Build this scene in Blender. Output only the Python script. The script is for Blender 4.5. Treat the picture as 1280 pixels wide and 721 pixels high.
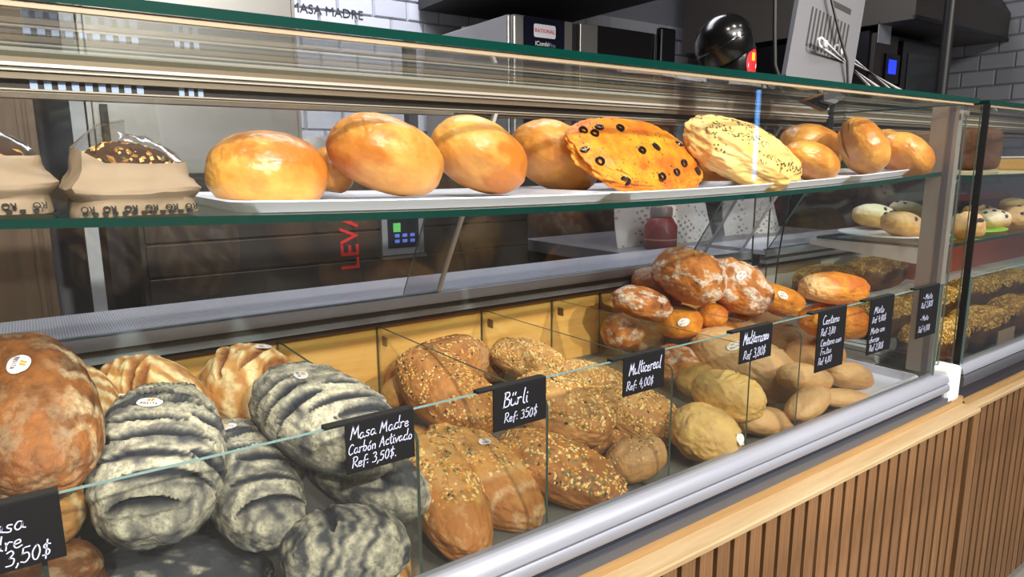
import bpy, bmesh, math, random
import numpy as np
from mathutils import Vector, Matrix

# ------------------------------------------------------------------ scene, camera, light
for o in list(bpy.data.objects): bpy.data.objects.remove(o)
scene = bpy.context.scene
C = scene.collection
E = 1.2                                            # eye height above the floor; heights below are given relative to it
rad = math.radians

cam_data = bpy.data.cameras.new('camera')
cam = bpy.data.objects.new('camera', cam_data); C.objects.link(cam)
cam_data.sensor_fit = 'HORIZONTAL'; cam_data.sensor_width = 36.0
cam_data.lens = 843.34 / 1280 * 36.0
cam_data.clip_start = 0.02; cam_data.clip_end = 60
_y, _p, _r = 0.61820, 0.18405, -0.0059044
_f = Vector((math.sin(_y)*math.cos(_p), math.cos(_y)*math.cos(_p), -math.sin(_p)))
_rt = Vector((math.cos(_y), -math.sin(_y), 0)); _up = _rt.cross(_f)
_r2 = math.cos(_r)*_rt + math.sin(_r)*_up; _u2 = -math.sin(_r)*_rt + math.cos(_r)*_up
cam.matrix_world = Matrix(((_r2.x, _u2.x, -_f.x, 0), (_r2.y, _u2.y, -_f.y, 0), (_r2.z, _u2.z, -_f.z, E), (0, 0, 0, 1)))
scene.camera = cam

scene.view_settings.view_transform = 'Standard'; scene.view_settings.look = 'None'
scene.view_settings.gamma = 1.0; scene.view_settings.use_curve_mapping = False
scene.view_settings.exposure = 0.0
scene.cycles.transparent_max_bounces = 32
scene.cycles.max_bounces = 8
scene.cycles.use_denoising = True
scene.cycles.sample_clamp_indirect = 4.0

world = bpy.data.worlds.new('world'); scene.world = world; world.use_nodes = True
world.node_tree.nodes['Background'].inputs[0].default_value = (0.55, 0.6, 0.7, 1)
world.node_tree.nodes['Background'].inputs[1].default_value = 0.05

def area(name, loc, target, size, power, col, shape='DISK', size_y=None):
    l = bpy.data.lights.new(name, 'AREA'); l.shape = shape; l.size = size
    if size_y: l.size_y = size_y
    l.energy = power; l.color = col
    o = bpy.data.objects.new(name, l); C.objects.link(o); o.location = loc
    o.rotation_euler = (Vector(target) - Vector(loc)).to_track_quat('-Z', 'Y').to_euler()
    return o
def spot(name, loc, target, power, col, angle, blend=.4, radius=.03):
    l = bpy.data.lights.new(name, 'SPOT'); l.energy = power; l.color = col
    l.spot_size = rad(angle); l.spot_blend = blend; l.shadow_soft_size = radius
    o = bpy.data.objects.new(name, l); C.objects.link(o); o.location = loc
    o.rotation_euler = (Vector(target) - Vector(loc)).to_track_quat('-Z', 'Y').to_euler()
    return o
# shop spotlights: a near track over the counter and a far track across the aisle
WARM = (1.0, 0.945, 0.86)
for i, x in enumerate((-0.35, 0.35, 1.05, 1.75, 2.5)):
    spot('track_spot_light', (x, -0.15, E+1.52), (x+0.12, 0.85, E-0.25), (44, 44, 42, 38, 70)[i], WARM, 62, .6, .035)
for i, x in enumerate((-0.6, 0.45, 1.5)):
    spot('aisle_spot_light', (x, -2.1, E+1.45), (x+0.25, 0.95, E-0.33), (370, 380, 360)[i], WARM, 44, .7, .05)
# broad fill areas added over shop and kitchen, and a spot on the wall
area('shop_fill_light', (0.8, -1.4, E+1.58), (0.8, -1.2, 0), 2.4, 80, (1, .97, .94), 'RECTANGLE', 1.2)
area('kitchen_fill_light', (1.1, 1.75, E+1.5), (1.1, 1.9, 0), 1.6, 34, (.9, .92, 1), 'RECTANGLE', .5)
spot('kitchen_wall_spot', (1.15, 2.2, E+1.5), (1.05, 2.8, E+.45), 62, (.88, .91, 1), 64, .15, .02)

# ------------------------------------------------------------------ noise (vectorised gradient noise)
_rs = np.random.RandomState(7)
_PERM = np.concatenate([_rs.permutation(256)]*3)
_G = _rs.normal(size=(256, 3)); _G /= np.linalg.norm(_G, axis=1)[:, None]
def pnoise(p):
    p = np.asarray(p, float); i = np.floor(p).astype(int); f = p - i; i &= 255
    u = f*f*f*(f*(f*6-15)+10); out = 0
    for dx in (0, 1):
        for dy in (0, 1):
            for dz in (0, 1):
                h = _PERM[_PERM[_PERM[(i[:, 0]+dx) & 255]+((i[:, 1]+dy) & 255)]+((i[:, 2]+dz) & 255)]
                g = (_G[h]*(f-np.array([dx, dy, dz]))).sum(1)
                w = (u[:, 0] if dx else 1-u[:, 0])*(u[:, 1] if dy else 1-u[:, 1])*(u[:, 2] if dz else 1-u[:, 2])
                out = out + w*g
    return out*1.5
def fbm(p, oct=3, seed=0.0):
    p = np.asarray(p, float)+seed*13.7; s = 0; a = 1
    for k in range(oct): s = s + a*pnoise(p); p = p*2.03+5.1; a *= .5
    return s
def sstep(a, b, x):
    t = np.clip((x-a)/(b-a), 0, 1); return t*t*(3-2*t)

# ------------------------------------------------------------------ materials
MATS = {}
def lin(c): return tuple((v/12.92 if v <= .04045 else ((v+.055)/1.055)**2.4) for v in [x/255 for x in c])
def newmat(name):
    m = bpy.data.materials.new(name); m.use_nodes = True; MATS[name] = m
    nt = m.node_tree; b = nt.nodes['Principled BSDF']; return m, nt, b
def plain(name, rgb, rough=.5, metal=0., spec=.5, coat=0., emit=None, es=1.):
    m, nt, b = newmat(name)
    b.inputs['Base Color'].default_value = (*lin(rgb), 1); b.inputs['Roughness'].default_value = rough
    b.inputs['Metallic'].default_value = metal; b.inputs['Specular IOR Level'].default_value = spec
    b.inputs['Coat Weight'].default_value = coat
    if emit: b.inputs['Emission Color'].default_value = (*lin(emit), 1); b.inputs['Emission Strength'].default_value = es
    return m
def nd(nt, t, **k):
    n = nt.nodes.new(t)
    for a, v in k.items(): setattr(n, a, v)
    return n
def mix(nt, fac, a, b):
    n = nd(nt, 'ShaderNodeMix', data_type='RGBA')
    if isinstance(fac, (int, float)): n.inputs[0].default_value = fac
    else: nt.links.new(fac, n.inputs[0])
    for s, v in ((6, a), (7, b)):
        if isinstance(v, tuple): n.inputs[s].default_value = (*v[:3], 1)
        else: nt.links.new(v, n.inputs[s])
    return n.outputs[2]
def math_(nt, op, a, b=None):
    n = nd(nt, 'ShaderNodeMath', operation=op)
    for i, v in enumerate((a, b)):
        if v is None: continue
        if isinstance(v, (int, float)): n.inputs[i].default_value = v
        else: nt.links.new(v, n.inputs[i])
    return n.outputs[0]
def noise(nt, co, scale, detail=4, rough=.6, vec=None):
    n = nd(nt, 'ShaderNodeTexNoise'); n.inputs['Scale'].default_value = scale
    n.inputs['Detail'].default_value = detail; n.inputs['Roughness'].default_value = rough
    nt.links.new(co, n.inputs['Vector']); return n.outputs['Fac']
def ramp(nt, v, a, b):
    n = nd(nt, 'ShaderNodeMapRange'); n.inputs[1].default_value = a; n.inputs[2].default_value = b
    nt.links.new(v, n.inputs[0]); return n.outputs[0]
def coords(nt, stretch=None):
    t = nd(nt, 'ShaderNodeTexCoord').outputs['Object']
    if stretch:
        mp = nd(nt, 'ShaderNodeMapping'); mp.inputs['Scale'].default_value = stretch
        nt.links.new(t, mp.inputs['Vector']); return mp.outputs[0]
    return t
def bump(nt, b, h, strength, dist=.002):
    n = nd(nt, 'ShaderNodeBump'); n.inputs['Strength'].default_value = strength; n.inputs['Distance'].default_value = dist
    nt.links.new(h, n.inputs['Height']); nt.links.new(n.outputs[0], b.inputs['Normal'])

def glass(name, tint=(.93, .97, .955), rough=0.0, f0=.04, gloss=(1, 1, 1)):
    m, nt, b = newmat(name); nt.nodes.remove(b); out = nt.nodes['Material Output']
    lw = nd(nt, 'ShaderNodeLayerWeight'); lw.inputs[0].default_value = .5
    p5 = math_(nt, 'POWER', lw.outputs['Facing'], 5.0)
    fac = math_(nt, 'ADD', math_(nt, 'MULTIPLY', p5, 1-f0), f0)
    tr = nd(nt, 'ShaderNodeBsdfTransparent'); tr.inputs[0].default_value = (*tint, 1)
    gl = nd(nt, 'ShaderNodeBsdfGlossy'); gl.inputs['Roughness'].default_value = rough; gl.inputs[0].default_value = (*gloss, 1)
    mx = nd(nt, 'ShaderNodeMixShader'); nt.links.new(fac, mx.inputs[0]); nt.links.new(tr.outputs[0], mx.inputs[1]); nt.links.new(gl.outputs[0], mx.inputs[2])
    nt.links.new(mx.outputs[0], out.inputs['Surface']); return m
def wood(name, a, b_, scale=(2, 40, 40), rough=.45, c=None, bumps=.15):
    m, nt, b = newmat(name); co = coords(nt, scale)
    n1 = noise(nt, co, 1.0, 5, .65); n2 = noise(nt, co, 3.5, 3, .6)
    col = mix(nt, ramp(nt, n1, .35, .68), lin(a), lin(b_))
    col = mix(nt, math_(nt, 'MULTIPLY', ramp(nt, n2, .5, .75), .45), col, lin(c or b_))
    oi = nd(nt, 'ShaderNodeObjectInfo')
    hsv = nd(nt, 'ShaderNodeHueSaturation'); nt.links.new(col, hsv.inputs['Color'])
    nt.links.new(math_(nt, 'ADD', math_(nt, 'MULTIPLY', oi.outputs['Random'], .3), .85), hsv.inputs['Value'])
    nt.links.new(hsv.outputs[0], b.inputs['Base Color']); b.inputs['Roughness'].default_value = rough
    bump(nt, b, n1, bumps, .001); return m
def steel(name, rgb, rough=.3, stretch=(1, 1, 80), metal=1.0):
    m, nt, b = newmat(name); co = coords(nt, stretch); n1 = noise(nt, co, 4, 4, .6)
    b.inputs['Base Color'].default_value = (*lin(rgb), 1); b.inputs['Metallic'].default_value = metal
    nt.links.new(math_(nt, 'ADD', math_(nt, 'MULTIPLY', n1, .25), rough-.12), b.inputs['Roughness'])
    bump(nt, b, n1, .05, .0005); return m
def crust(name, base, dark, flour, cut, rough=.55, scale=45, speck=None, bumpst=.5, flour_n=(.3, .6), spec=.35, coat=0., mott=1.0):
    """bread crust: mottled between base and dark; flour dust, cut faces and deeper bake follow the shape's own attributes"""
    m, nt, b = newmat(name); co = coords(nt)
    def attr(a): n = nd(nt, 'ShaderNodeAttribute'); n.attribute_name = a; return n.outputs['Fac']
    n1 = noise(nt, co, scale, 5, .65); n2 = noise(nt, co, scale*5, 4, .7); n3 = noise(nt, co, scale*.35, 3, .5)
    f = math_(nt, 'ADD', math_(nt, 'MULTIPLY', ramp(nt, n1, .35, .68), .6*mott), math_(nt, 'MULTIPLY', ramp(nt, n3, .4, .65), .4*mott))
    f = math_(nt, 'ADD', f, attr('bake'))
    n_ = nd(nt, 'ShaderNodeClamp'); nt.links.new(f, n_.inputs[0])
    col = mix(nt, n_.outputs[0], lin(base), lin(dark))
    fl = math_(nt, 'MULTIPLY', attr('flour'), ramp(nt, math_(nt, 'ADD', math_(nt, 'MULTIPLY', n2, .6), math_(nt, 'MULTIPLY', n1, .4)), flour_n[0], flour_n[1]))
    col = mix(nt, fl, col, lin(flour))
    cf = mix(nt, ramp(nt, n2, .4, .7), lin(cut), lin(tuple(.7*v for v in cut)))
    col = mix(nt, attr('cut'), col, cf)
    if speck:
        col = mix(nt, math_(nt, 'MULTIPLY', ramp(nt, n2, .62, .68), .8), col, lin(speck))
    nt.links.new(col, b.inputs['Base Color']); b.inputs['Roughness'].default_value = rough
    b.inputs['Specular IOR Level'].default_value = spec; b.inputs['Coat Weight'].default_value = coat; b.inputs['Coat Roughness'].default_value = .25
    h = math_(nt, 'ADD', math_(nt, 'MULTIPLY', n1, .6), math_(nt, 'MULTIPLY', n2, .4)); bump(nt, b, h, bumpst, .0055)
    return m

G_PANE = glass('pane_glass', (.965, .976, .97)); G_FRONT = glass('front_glass', (.85, .865, .855), 0.0, .055)
G_SHELF = glass('shelf_glass', (.86, .94, .91), 0.0, .045); G_DIV = glass('divider_glass', (.965, .971, .966), .02, .035)
G_DOOR = glass('door_glass', (.80, .81, .82), .03, .04); FILM = glass('clear_film', (.93, .93, .93), .12, .08)
EDGE = plain('green_glass_edge', (2, 50, 43), .15, 0, .6); EDGE_LT = plain('pale_glass_edge', (112, 140, 136), .2, 0, .5)
EDGE_DK = plain('dark_glass_edge', (62, 74, 62), .3, 0, .4)
ALU = steel('brushed_aluminium', (176, 179, 192), .42, (1, 60, 60), .55); ALU_DK = steel('dark_aluminium', (112, 114, 122), .4, (1, 60, 60), .6)
STEEL = steel('brushed_steel', (150, 148, 144), .36, metal=.75); STEEL_DK = steel('dark_steel', (70, 70, 74), .35)
STEEL_BR = steel('bronze_steel', (150, 138, 122), .28, (1, 60, 60))
BLACK = plain('black_gap', (16, 15, 15), .6); WHITE_PL = plain('white_plastic', (228, 228, 226), .35)
TRAY_M = plain('white_melamine', (222, 224, 236), .3); GLOSS_BLACK = plain('gloss_black', (9, 9, 10), .2, 0, .4)
OAK = wood('light_oak', (190, 168, 132), (172, 142, 102), (3, 60, 60)); OAK_E = wood('edge_oak', (160, 130, 88), (142, 110, 70), (3, 60, 60))
WALNUT = wood('brown_slat_wood', (142, 104, 68), (100, 70, 44), (160, 160, 5), .55, (74, 50, 32), .4)
PINE = wood('bin_wood', (238, 190, 108), (222, 160, 76), (3, 30, 40), .4)
CABWOOD = wood('cabinet_wood', (104, 82, 60), (84, 64, 46), (40, 40, 2), .5)
SIGN_M = plain('black_card', (13, 13, 16), .5); CHALK = plain('white_marker', (186, 192, 218), .6)

# ------------------------------------------------------------------ mesh helpers
class MB:
    def __init__(s): s.v = []; s.f = []; s.m = []
    def add(s, vs, fs, mi=0):
        n = len(s.v); s.v += [tuple(v) for v in vs]; s.f += [tuple(i+n for i in f) for f in fs]
        s.m += [mi]*len(fs) if isinstance(mi, int) else list(mi); return s
    def box(s, x0, x1, y0, y1, z0, z1, mi=0, R=None, ctr=None):
        vs = [(x, y, z) for x in (x0, x1) for y in (y0, y1) for z in (z0, z1)]
        if R is not None: vs = [tuple(R @ (Vector(v)-Vector(ctr)) + Vector(ctr)) for v in vs]
        return s.add(vs, [(0, 1, 3, 2), (4, 6, 7, 5), (0, 4, 5, 1), (2, 3, 7, 6), (0, 2, 6, 4), (1, 5, 7, 3)], mi)
    def prism_x(s, prof, x0, x1, mi=0, caps=True, seg=1):          # closed (y,z) profile swept along x
        n = len(prof); xs = [x0+(x1-x0)*k/seg for k in range(seg+1)]
        vs = [(x, y, z) for x in xs for y, z in prof]
        fs = [(k*n+i, k*n+(i+1) % n, (k+1)*n+(i+1) % n, (k+1)*n+i) for k in range(seg) for i in range(n)]
        if caps: fs += [tuple(range(n))[::-1], tuple(seg*n+i for i in range(n))]
        return s.add(vs, fs, mi)
    def tube(s, pts, r, n=8, mi=0, caps=True):
        pts = [Vector(p) for p in pts]; rs = r if isinstance(r, (list, tuple)) else [r]*len(pts); vs = []; up = None
        for i, p in enumerate(pts):
            t = (pts[min(i+1, len(pts)-1)]-pts[max(i-1, 0)]).normalized()
            if up is None: up = Vector((0, 0, 1)) if abs(t.z) < .9 else Vector((1, 0, 0))
            a = t.cross(up).normalized(); b = a.cross(t).normalized(); up = b
            vs += [p+rs[i]*(math.cos(2*math.pi*k/n)*a+math.sin(2*math.pi*k/n)*b) for k in range(n)]
        fs = [(i*n+k, i*n+(k+1) % n, (i+1)*n+(k+1) % n, (i+1)*n+k) for i in range(len(pts)-1) for k in range(n)]
        if caps: fs += [tuple(range(n))[::-1], tuple((len(pts)-1)*n+k for k in range(n))]
        return s.add(vs, fs, mi)
    def lathe(s, prof, c, n=32, mi=0, R=None):
        vs = []
        for r, z in prof:
            for k in range(n):
                v = Vector((r*math.cos(2*math.pi*k/n), r*math.sin(2*math.pi*k/n), z))
                vs.append(tuple((R @ v if R is not None else v)+Vector(c)))
        m = len(prof); fs = [(i*n+k, i*n+(k+1) % n, (i+1)*n+(k+1) % n, (i+1)*n+k) for i in range(m-1) for k in range(n)]
        if prof[0][0] > 1e-5: fs.append(tuple(range(n))[::-1])
        if prof[-1][0] > 1e-5: fs.append(tuple((m-1)*n+k for k in range(n)))
        return s.add(vs, fs, mi)
    def build(s, name, mats, parent=None, origin=None, smooth=False, bevel=0):
        o0 = Vector(origin) if origin is not None else (Vector(parent['_o']) if parent is not None and '_o' in parent else Vector((0, 0, 0)))
        me = bpy.data.meshes.new(name); me.from_pydata([tuple(Vector(v)-o0) for v in s.v], [], s.f)
        for m in (mats if isinstance(mats, (list, tuple)) else [mats]): me.materials.append(m)
        me.polygons.foreach_set('material_index', s.m); me.update()
        bm = bmesh.new(); bm.from_mesh(me); bmesh.ops.recalc_face_normals(bm, faces=bm.faces); bm.to_mesh(me); bm.free()
        if smooth:
            me.polygons.foreach_set('use_smooth', [True]*len(me.polygons)); me.set_sharp_from_angle(angle=rad(40))
        o = bpy.data.objects.new(name, me); C.objects.link(o)
        if bevel:
            b = o.modifiers.new('bevel', 'BEVEL'); b.width = bevel; b.segments = 2; b.limit_method = 'ANGLE'
        if parent is not None: o.parent = parent
        else: o.location = o0
        o['_o'] = tuple(o0)
        return o
def thing(name, loc, label, cat, group=None):
    o = bpy.data.objects.new(name, None); C.objects.link(o); o.location = loc; o['_o'] = tuple(loc)
    o.empty_display_size = .05
    return tag(o, label, cat, group)
def tag(o, label, cat, group=None):
    o['label'] = label; o['category'] = cat
    if group: o['group'] = group
    return o
def setting(o): o['kind'] = 'structure'; return o
def glass_box(x0, x1, y0, y1, z0, z1):
    """a sheet of glass: its two broad faces take slot 0, its cut edges slot 1"""
    m = MB(); d = (x1-x0, y1-y0, z1-z0); k = d.index(min(d))
    m.box(x0, x1, y0, y1, z0, z1, [0 if k == 0 else 1]*2+[0 if k == 1 else 1]*2+[0 if k == 2 else 1]*2); return m
def disc_text(body, size, mat, name, parent, matrix, extrude=0.0, shear=0, bold=.008):
    """printed lettering as a flat mesh laid at matrix (world), x along the text"""
    cu = bpy.data.curves.new('lettering', 'FONT'); cu.body = body; cu.size = size; cu.align_x = 'CENTER'; cu.align_y = 'CENTER'
    cu.extrude = extrude; cu.shear = shear; cu.resolution_u = 3; cu.offset = size*bold
    t = bpy.data.objects.new('lettering', cu); C.objects.link(t)
    me = bpy.data.meshes.new_from_object(t.evaluated_get(bpy.context.evaluated_depsgraph_get()))
    bpy.data.objects.remove(t); me.transform(Matrix.Translation(-Vector(parent['_o'])) @ matrix)
    me.materials.clear(); me.materials.append(mat)
    o = bpy.data.objects.new(name, me); C.objects.link(o); o.parent = parent; o['_o'] = parent['_o']; return o
def face_front(x, y, z, yaw=0):                    # text standing in a plane facing the shop (normal -Y)
    return Matrix.Translation((x, y, z)) @ Matrix.Rotation(yaw, 4, 'Z') @ Matrix.Rotation(rad(90), 4, 'X')

# ------------------------------------------------------------------ handwriting (single-stroke letters)
GL = {
'M': (.8, [[(.02, 0), (.1, .5), (.16, 1)], [(.16, 1), (.34, .3)], [(.34, .3), (.62, 1)], [(.62, 1), (.62, .5), (.7, 0)]]),
'a': (.56, [[(.42, .42), (.2, .5), (.04, .22), (.16, 0), (.34, .1), (.42, .42)], [(.42, .42), (.42, .1), (.56, .04)]]),
's': (.46, [[(.36, .44), (.16, .46), (.12, .3), (.32, .18), (.26, .0), (.04, .04)]]),
'd': (.58, [[(.4, .4), (.18, .48), (.04, .2), (.18, 0), (.36, .1), (.42, .4)], [(.46, 1), (.42, .5), (.42, .1), (.54, 0)]]),
'r': (.44, [[(.06, .46), (.1, .2), (.08, 0)], [(.1, .28), (.22, .46), (.38, .42)]]),
'e': (.48, [[(.06, .24), (.34, .3), (.3, .48), (.1, .42), (.06, .14), (.2, 0), (.42, .1)]]),
'C': (.62, [[(.54, .86), (.36, 1), (.1, .7), (.06, .3), (.24, 0), (.54, .12)]]),
'b': (.52, [[(.12, 1), (.08, .5), (.08, .02)], [(.08, .3), (.24, .48), (.42, .3), (.3, .02), (.08, .04)]]),
'o': (.5, [[(.24, .48), (.06, .3), (.14, .02), (.34, .04), (.42, .3), (.24, .48)]]),
'O': (.5, [[(.24, .48), (.06, .3), (.14, .02), (.34, .04), (.42, .3), (.24, .48)], [(.22, .66), (.36, .86)]]),
'n': (.54, [[(.06, .46), (.1, 0)], [(.1, .3), (.26, .48), (.4, .4), (.42, 0)]]),
'm': (.76, [[(.06, .46), (.08, 0)], [(.08, .3), (.22, .48), (.34, .4), (.36, 0)], [(.36, .3), (.5, .48), (.62, .4), (.66, 0)]]),
'A': (.7, [[(.02, 0), (.2, .5), (.36, 1)], [(.36, 1), (.46, .5), (.6, 0)], [(.1, .36), (.56, .4)]]),
'c': (.44, [[(.38, .4), (.2, .48), (.05, .24), (.16, 0), (.38, .08)]]),
't': (.42, [[(.2, .86), (.16, .3), (.24, 0), (.36, .06)], [(.02, .56), (.36, .6)]]),
'i': (.26, [[(.1, .46), (.1, .1), (.2, 0)], [(.12, .66), (.14, .72)]]),
'v': (.48, [[(.04, .46), (.18, .02)], [(.18, .02), (.3, .3), (.42, .48)]]),
'R': (.62, [[(.08, 0), (.12, .5), (.14, 1)], [(.06, .9), (.36, 1), (.5, .76), (.34, .52), (.12, .48)], [(.2, .48), (.36, .24), (.56, 0)]]),
'f': (.4, [[(.4, .96), (.24, .96), (.16, .6), (.12, -.16)], [(.02, .46), (.34, .5)]]),
':': (.24, [[(.1, .1), (.12, .16)], [(.1, .44), (.12, .5)]]),
'.': (.22, [[(.08, .0), (.11, .05)]]),
',': (.24, [[(.12, .08), (.12, .0), (.04, -.18)]]),
'-': (.4, [[(.04, .32), (.32, .34)]]),
' ': (.34, []),
'3': (.54, [[(.08, .9), (.3, 1), (.42, .78), (.22, .54)], [(.22, .54), (.46, .42), (.38, .06), (.06, .04)]]),
'5': (.54, [[(.46, .98), (.14, .96)], [(.14, .96), (.1, .56)], [(.1, .56), (.36, .6), (.46, .3), (.28, 0), (.04, .06)]]),
'0': (.56, [[(.28, 1), (.08, .6), (.14, .1), (.34, .02), (.48, .5), (.4, .9), (.28, 1)]]),
'4': (.56, [[(.3, 1), (.06, .36)], [(.06, .36), (.5, .4)], [(.4, .74), (.36, .3), (.34, 0)]]),
'8': (.54, [[(.4, .9), (.16, .98), (.12, .7), (.42, .36), (.34, .02), (.1, .06), (.1, .34), (.42, .7), (.4, .9)]]),
'2': (.54, [[(.08, .82), (.28, 1), (.42, .76), (.26, .36), (.06, .02)], [(.06, .02), (.48, .04)]]),
'$': (.56, [[(.44, .8), (.2, .86), (.1, .66), (.4, .4), (.36, .14), (.06, .12)], [(.28, 1.12), (.24, .5), (.22, -.12)]]),
'B': (.6, [[(.1, 0), (.12, .5), (.16, 1)], [(.08, .94), (.4, .98), (.46, .72), (.14, .54)], [(.14, .54), (.5, .44), (.46, .06), (.06, .0)]]),
'u': (.54, [[(.06, .46), (.06, .12), (.2, 0), (.38, .12), (.42, .46)], [(.42, .46), (.42, .1), (.52, .02)]]),
'U': (.54, [[(.06, .46), (.06, .12), (.2, 0), (.38, .12), (.42, .46)], [(.42, .46), (.42, .1), (.52, .02)], [(.14, .68), (.18, .84)], [(.34, .68), (.38, .84)]]),
'l': (.28, [[(.16, 1), (.1, .5), (.1, .1), (.24, 0)]]),
'x': (.48, [[(.04, .46), (.4, 0)], [(.4, .48), (.04, 0)]]),
'h': (.54, [[(.14, 1), (.08, .5), (.08, 0)], [(.08, .28), (.26, .46), (.4, .36), (.42, 0)]]),
'z': (.46, [[(.06, .44), (.4, .46)], [(.4, .46), (.06, .02)], [(.06, .02), (.42, .02)]]),
'F': (.56, [[(.14, 1), (.1, .5), (.06, 0)], [(.06, .96), (.52, 1)], [(.1, .54), (.42, .56)]]),
}
def curve_pts(pl):
    if len(pl) < 3: return [Vector(p) for p in pl]
    P = [Vector(p) for p in pl]; out = []
    for i in range(len(P)-1):
        a, b, c, d = P[max(i-1, 0)], P[i], P[i+1], P[min(i+2, len(P)-1)]
        for k in range(3):
            t = k/3; out.append(.5*((2*b)+(c-a)*t+(2*a-5*b+4*c-d)*t*t+(3*b-a-3*c+d)*t*t*t))
    return out+[P[-1]]
def handwriting(lines, rnd):
    """lines: (text, x, y, size, max_width) -> flat ribbons as (verts, faces) in 2-D"""
    V, F = [], []
    for text, x, y, size, width in lines:
        adv = sum(GL[c][0] for c in text); sx = min(size, width/adv); px = x; w = max(size*.042, .0005)
        for c in text:
            a, strokes = GL[c]; dy = rnd.uniform(-.05, .05)*size; k = rnd.uniform(.92, 1.08)
            for pl in strokes:
                pts = [Vector((px+sx*q.x*k+.14*size*q.y, y+dy+size*q.y*k)) for q in curve_pts(pl)]
                n0 = len(V)
                for i, p in enumerate(pts):
                    t = (pts[min(i+1, len(pts)-1)]-pts[max(i-1, 0)]); t = t.normalized() if t.length > 1e-9 else Vector((1, 0)); n = Vector((-t.y, t.x))*w
                    e = t*w*(.8 if i == len(pts)-1 else -.8 if i == 0 else 0)
                    V += [tuple(p+e+n), tuple(p+e-n)]
                F += [(n0+2*i, n0+2*i+1, n0+2*i+3, n0+2*i+2) for i in range(len(pts)-1)]
            px += a*sx
    return V, F

# ------------------------------------------------------------------ setting: room shell
RX, BY = 4.1, 2.80
fl = plain('grey_floor_tile', (150, 146, 140), .35)
setting(MB().box(-3.2, RX+.1, -3.2, BY+.1, -.1, 0).build('floor', fl))
ce = plain('dark_ceiling', (120, 116, 112), .8)
setting(MB().box(-3.2, RX+.1, -3.2, BY+.1, E+1.62, E+1.72).build('ceiling', ce))
grout = plain('grey_grout', (150, 151, 160), .8)
m_, nt_, b_ = newmat('glazed_tile')
oi_ = nd(nt_, 'ShaderNodeObjectInfo')
nt_.links.new(mix(nt_, oi_.outputs['Random'], lin((196, 197, 206)), lin((214, 215, 222))), b_.inputs['Base Color']); b_.inputs['Roughness'].default_value = .25
TILE = m_
wall_back = setting(MB().box(-3.2, RX+.1, BY, BY+.1, 0, E+1.62).build('wall_back', grout))
wall_right = setting(MB().box(RX, RX+.1, -3.2, BY, 0, E+1.62).build('wall_right', grout))
shopwall = plain('shop_wall_paint', (150, 144, 136), .7)
setting(MB().box(-3.2, RX, -3.2, -3.1, 0, E+1.62).build('wall_front', shopwall))
setting(MB().box(-3.2, -3.1, -3.1, BY, 0, E+1.62).build('wall_left', shopwall))
def tile_mesh(along_x):
    m = MB(); w, h, t = .1535, .0735, .009
    c = [(-w/2, -h/2), (w/2, -h/2), (w/2, h/2), (-w/2, h/2)]
    for a, (k, d) in enumerate(((1, 0), (.94, t))): m.v += [((u*k, -d, v*(k if k == 1 else .9)) if along_x else (-d, u*k, v*(k if k == 1 else .9))) for u, v in c]
    m.f = [(4, 5, 6, 7), (0, 1, 5, 4), (1, 2, 6, 5), (2, 3, 7, 6), (3, 0, 4, 7)]; m.m = [0]*5
    o = m.build('tile', TILE); me = o.data; bpy.data.objects.remove(o); return me
TX, TY = tile_mesh(True), tile_mesh(False)
def put_tile(me, parent, loc):
    o = bpy.data.objects.new('tile', me); C.objects.link(o); o.parent = parent; o.location = loc
for r in range(10):                                # running-bond tiles, wherever the kitchen wall shows
    z = E+.02+.079*r
    for k in range(27):
        x = .72+.159*k-(.0795 if r % 2 else 0)
        if x < RX-.08: put_tile(TX, wall_back, (x, BY, z))
for r in range(12):
    z = E+.02+.079*r
    for k in range(10):
        y = 2.6-.159*k-(.0795 if r % 2 else 0)
        put_tile(TY, wall_right, (RX, y, z))

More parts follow.
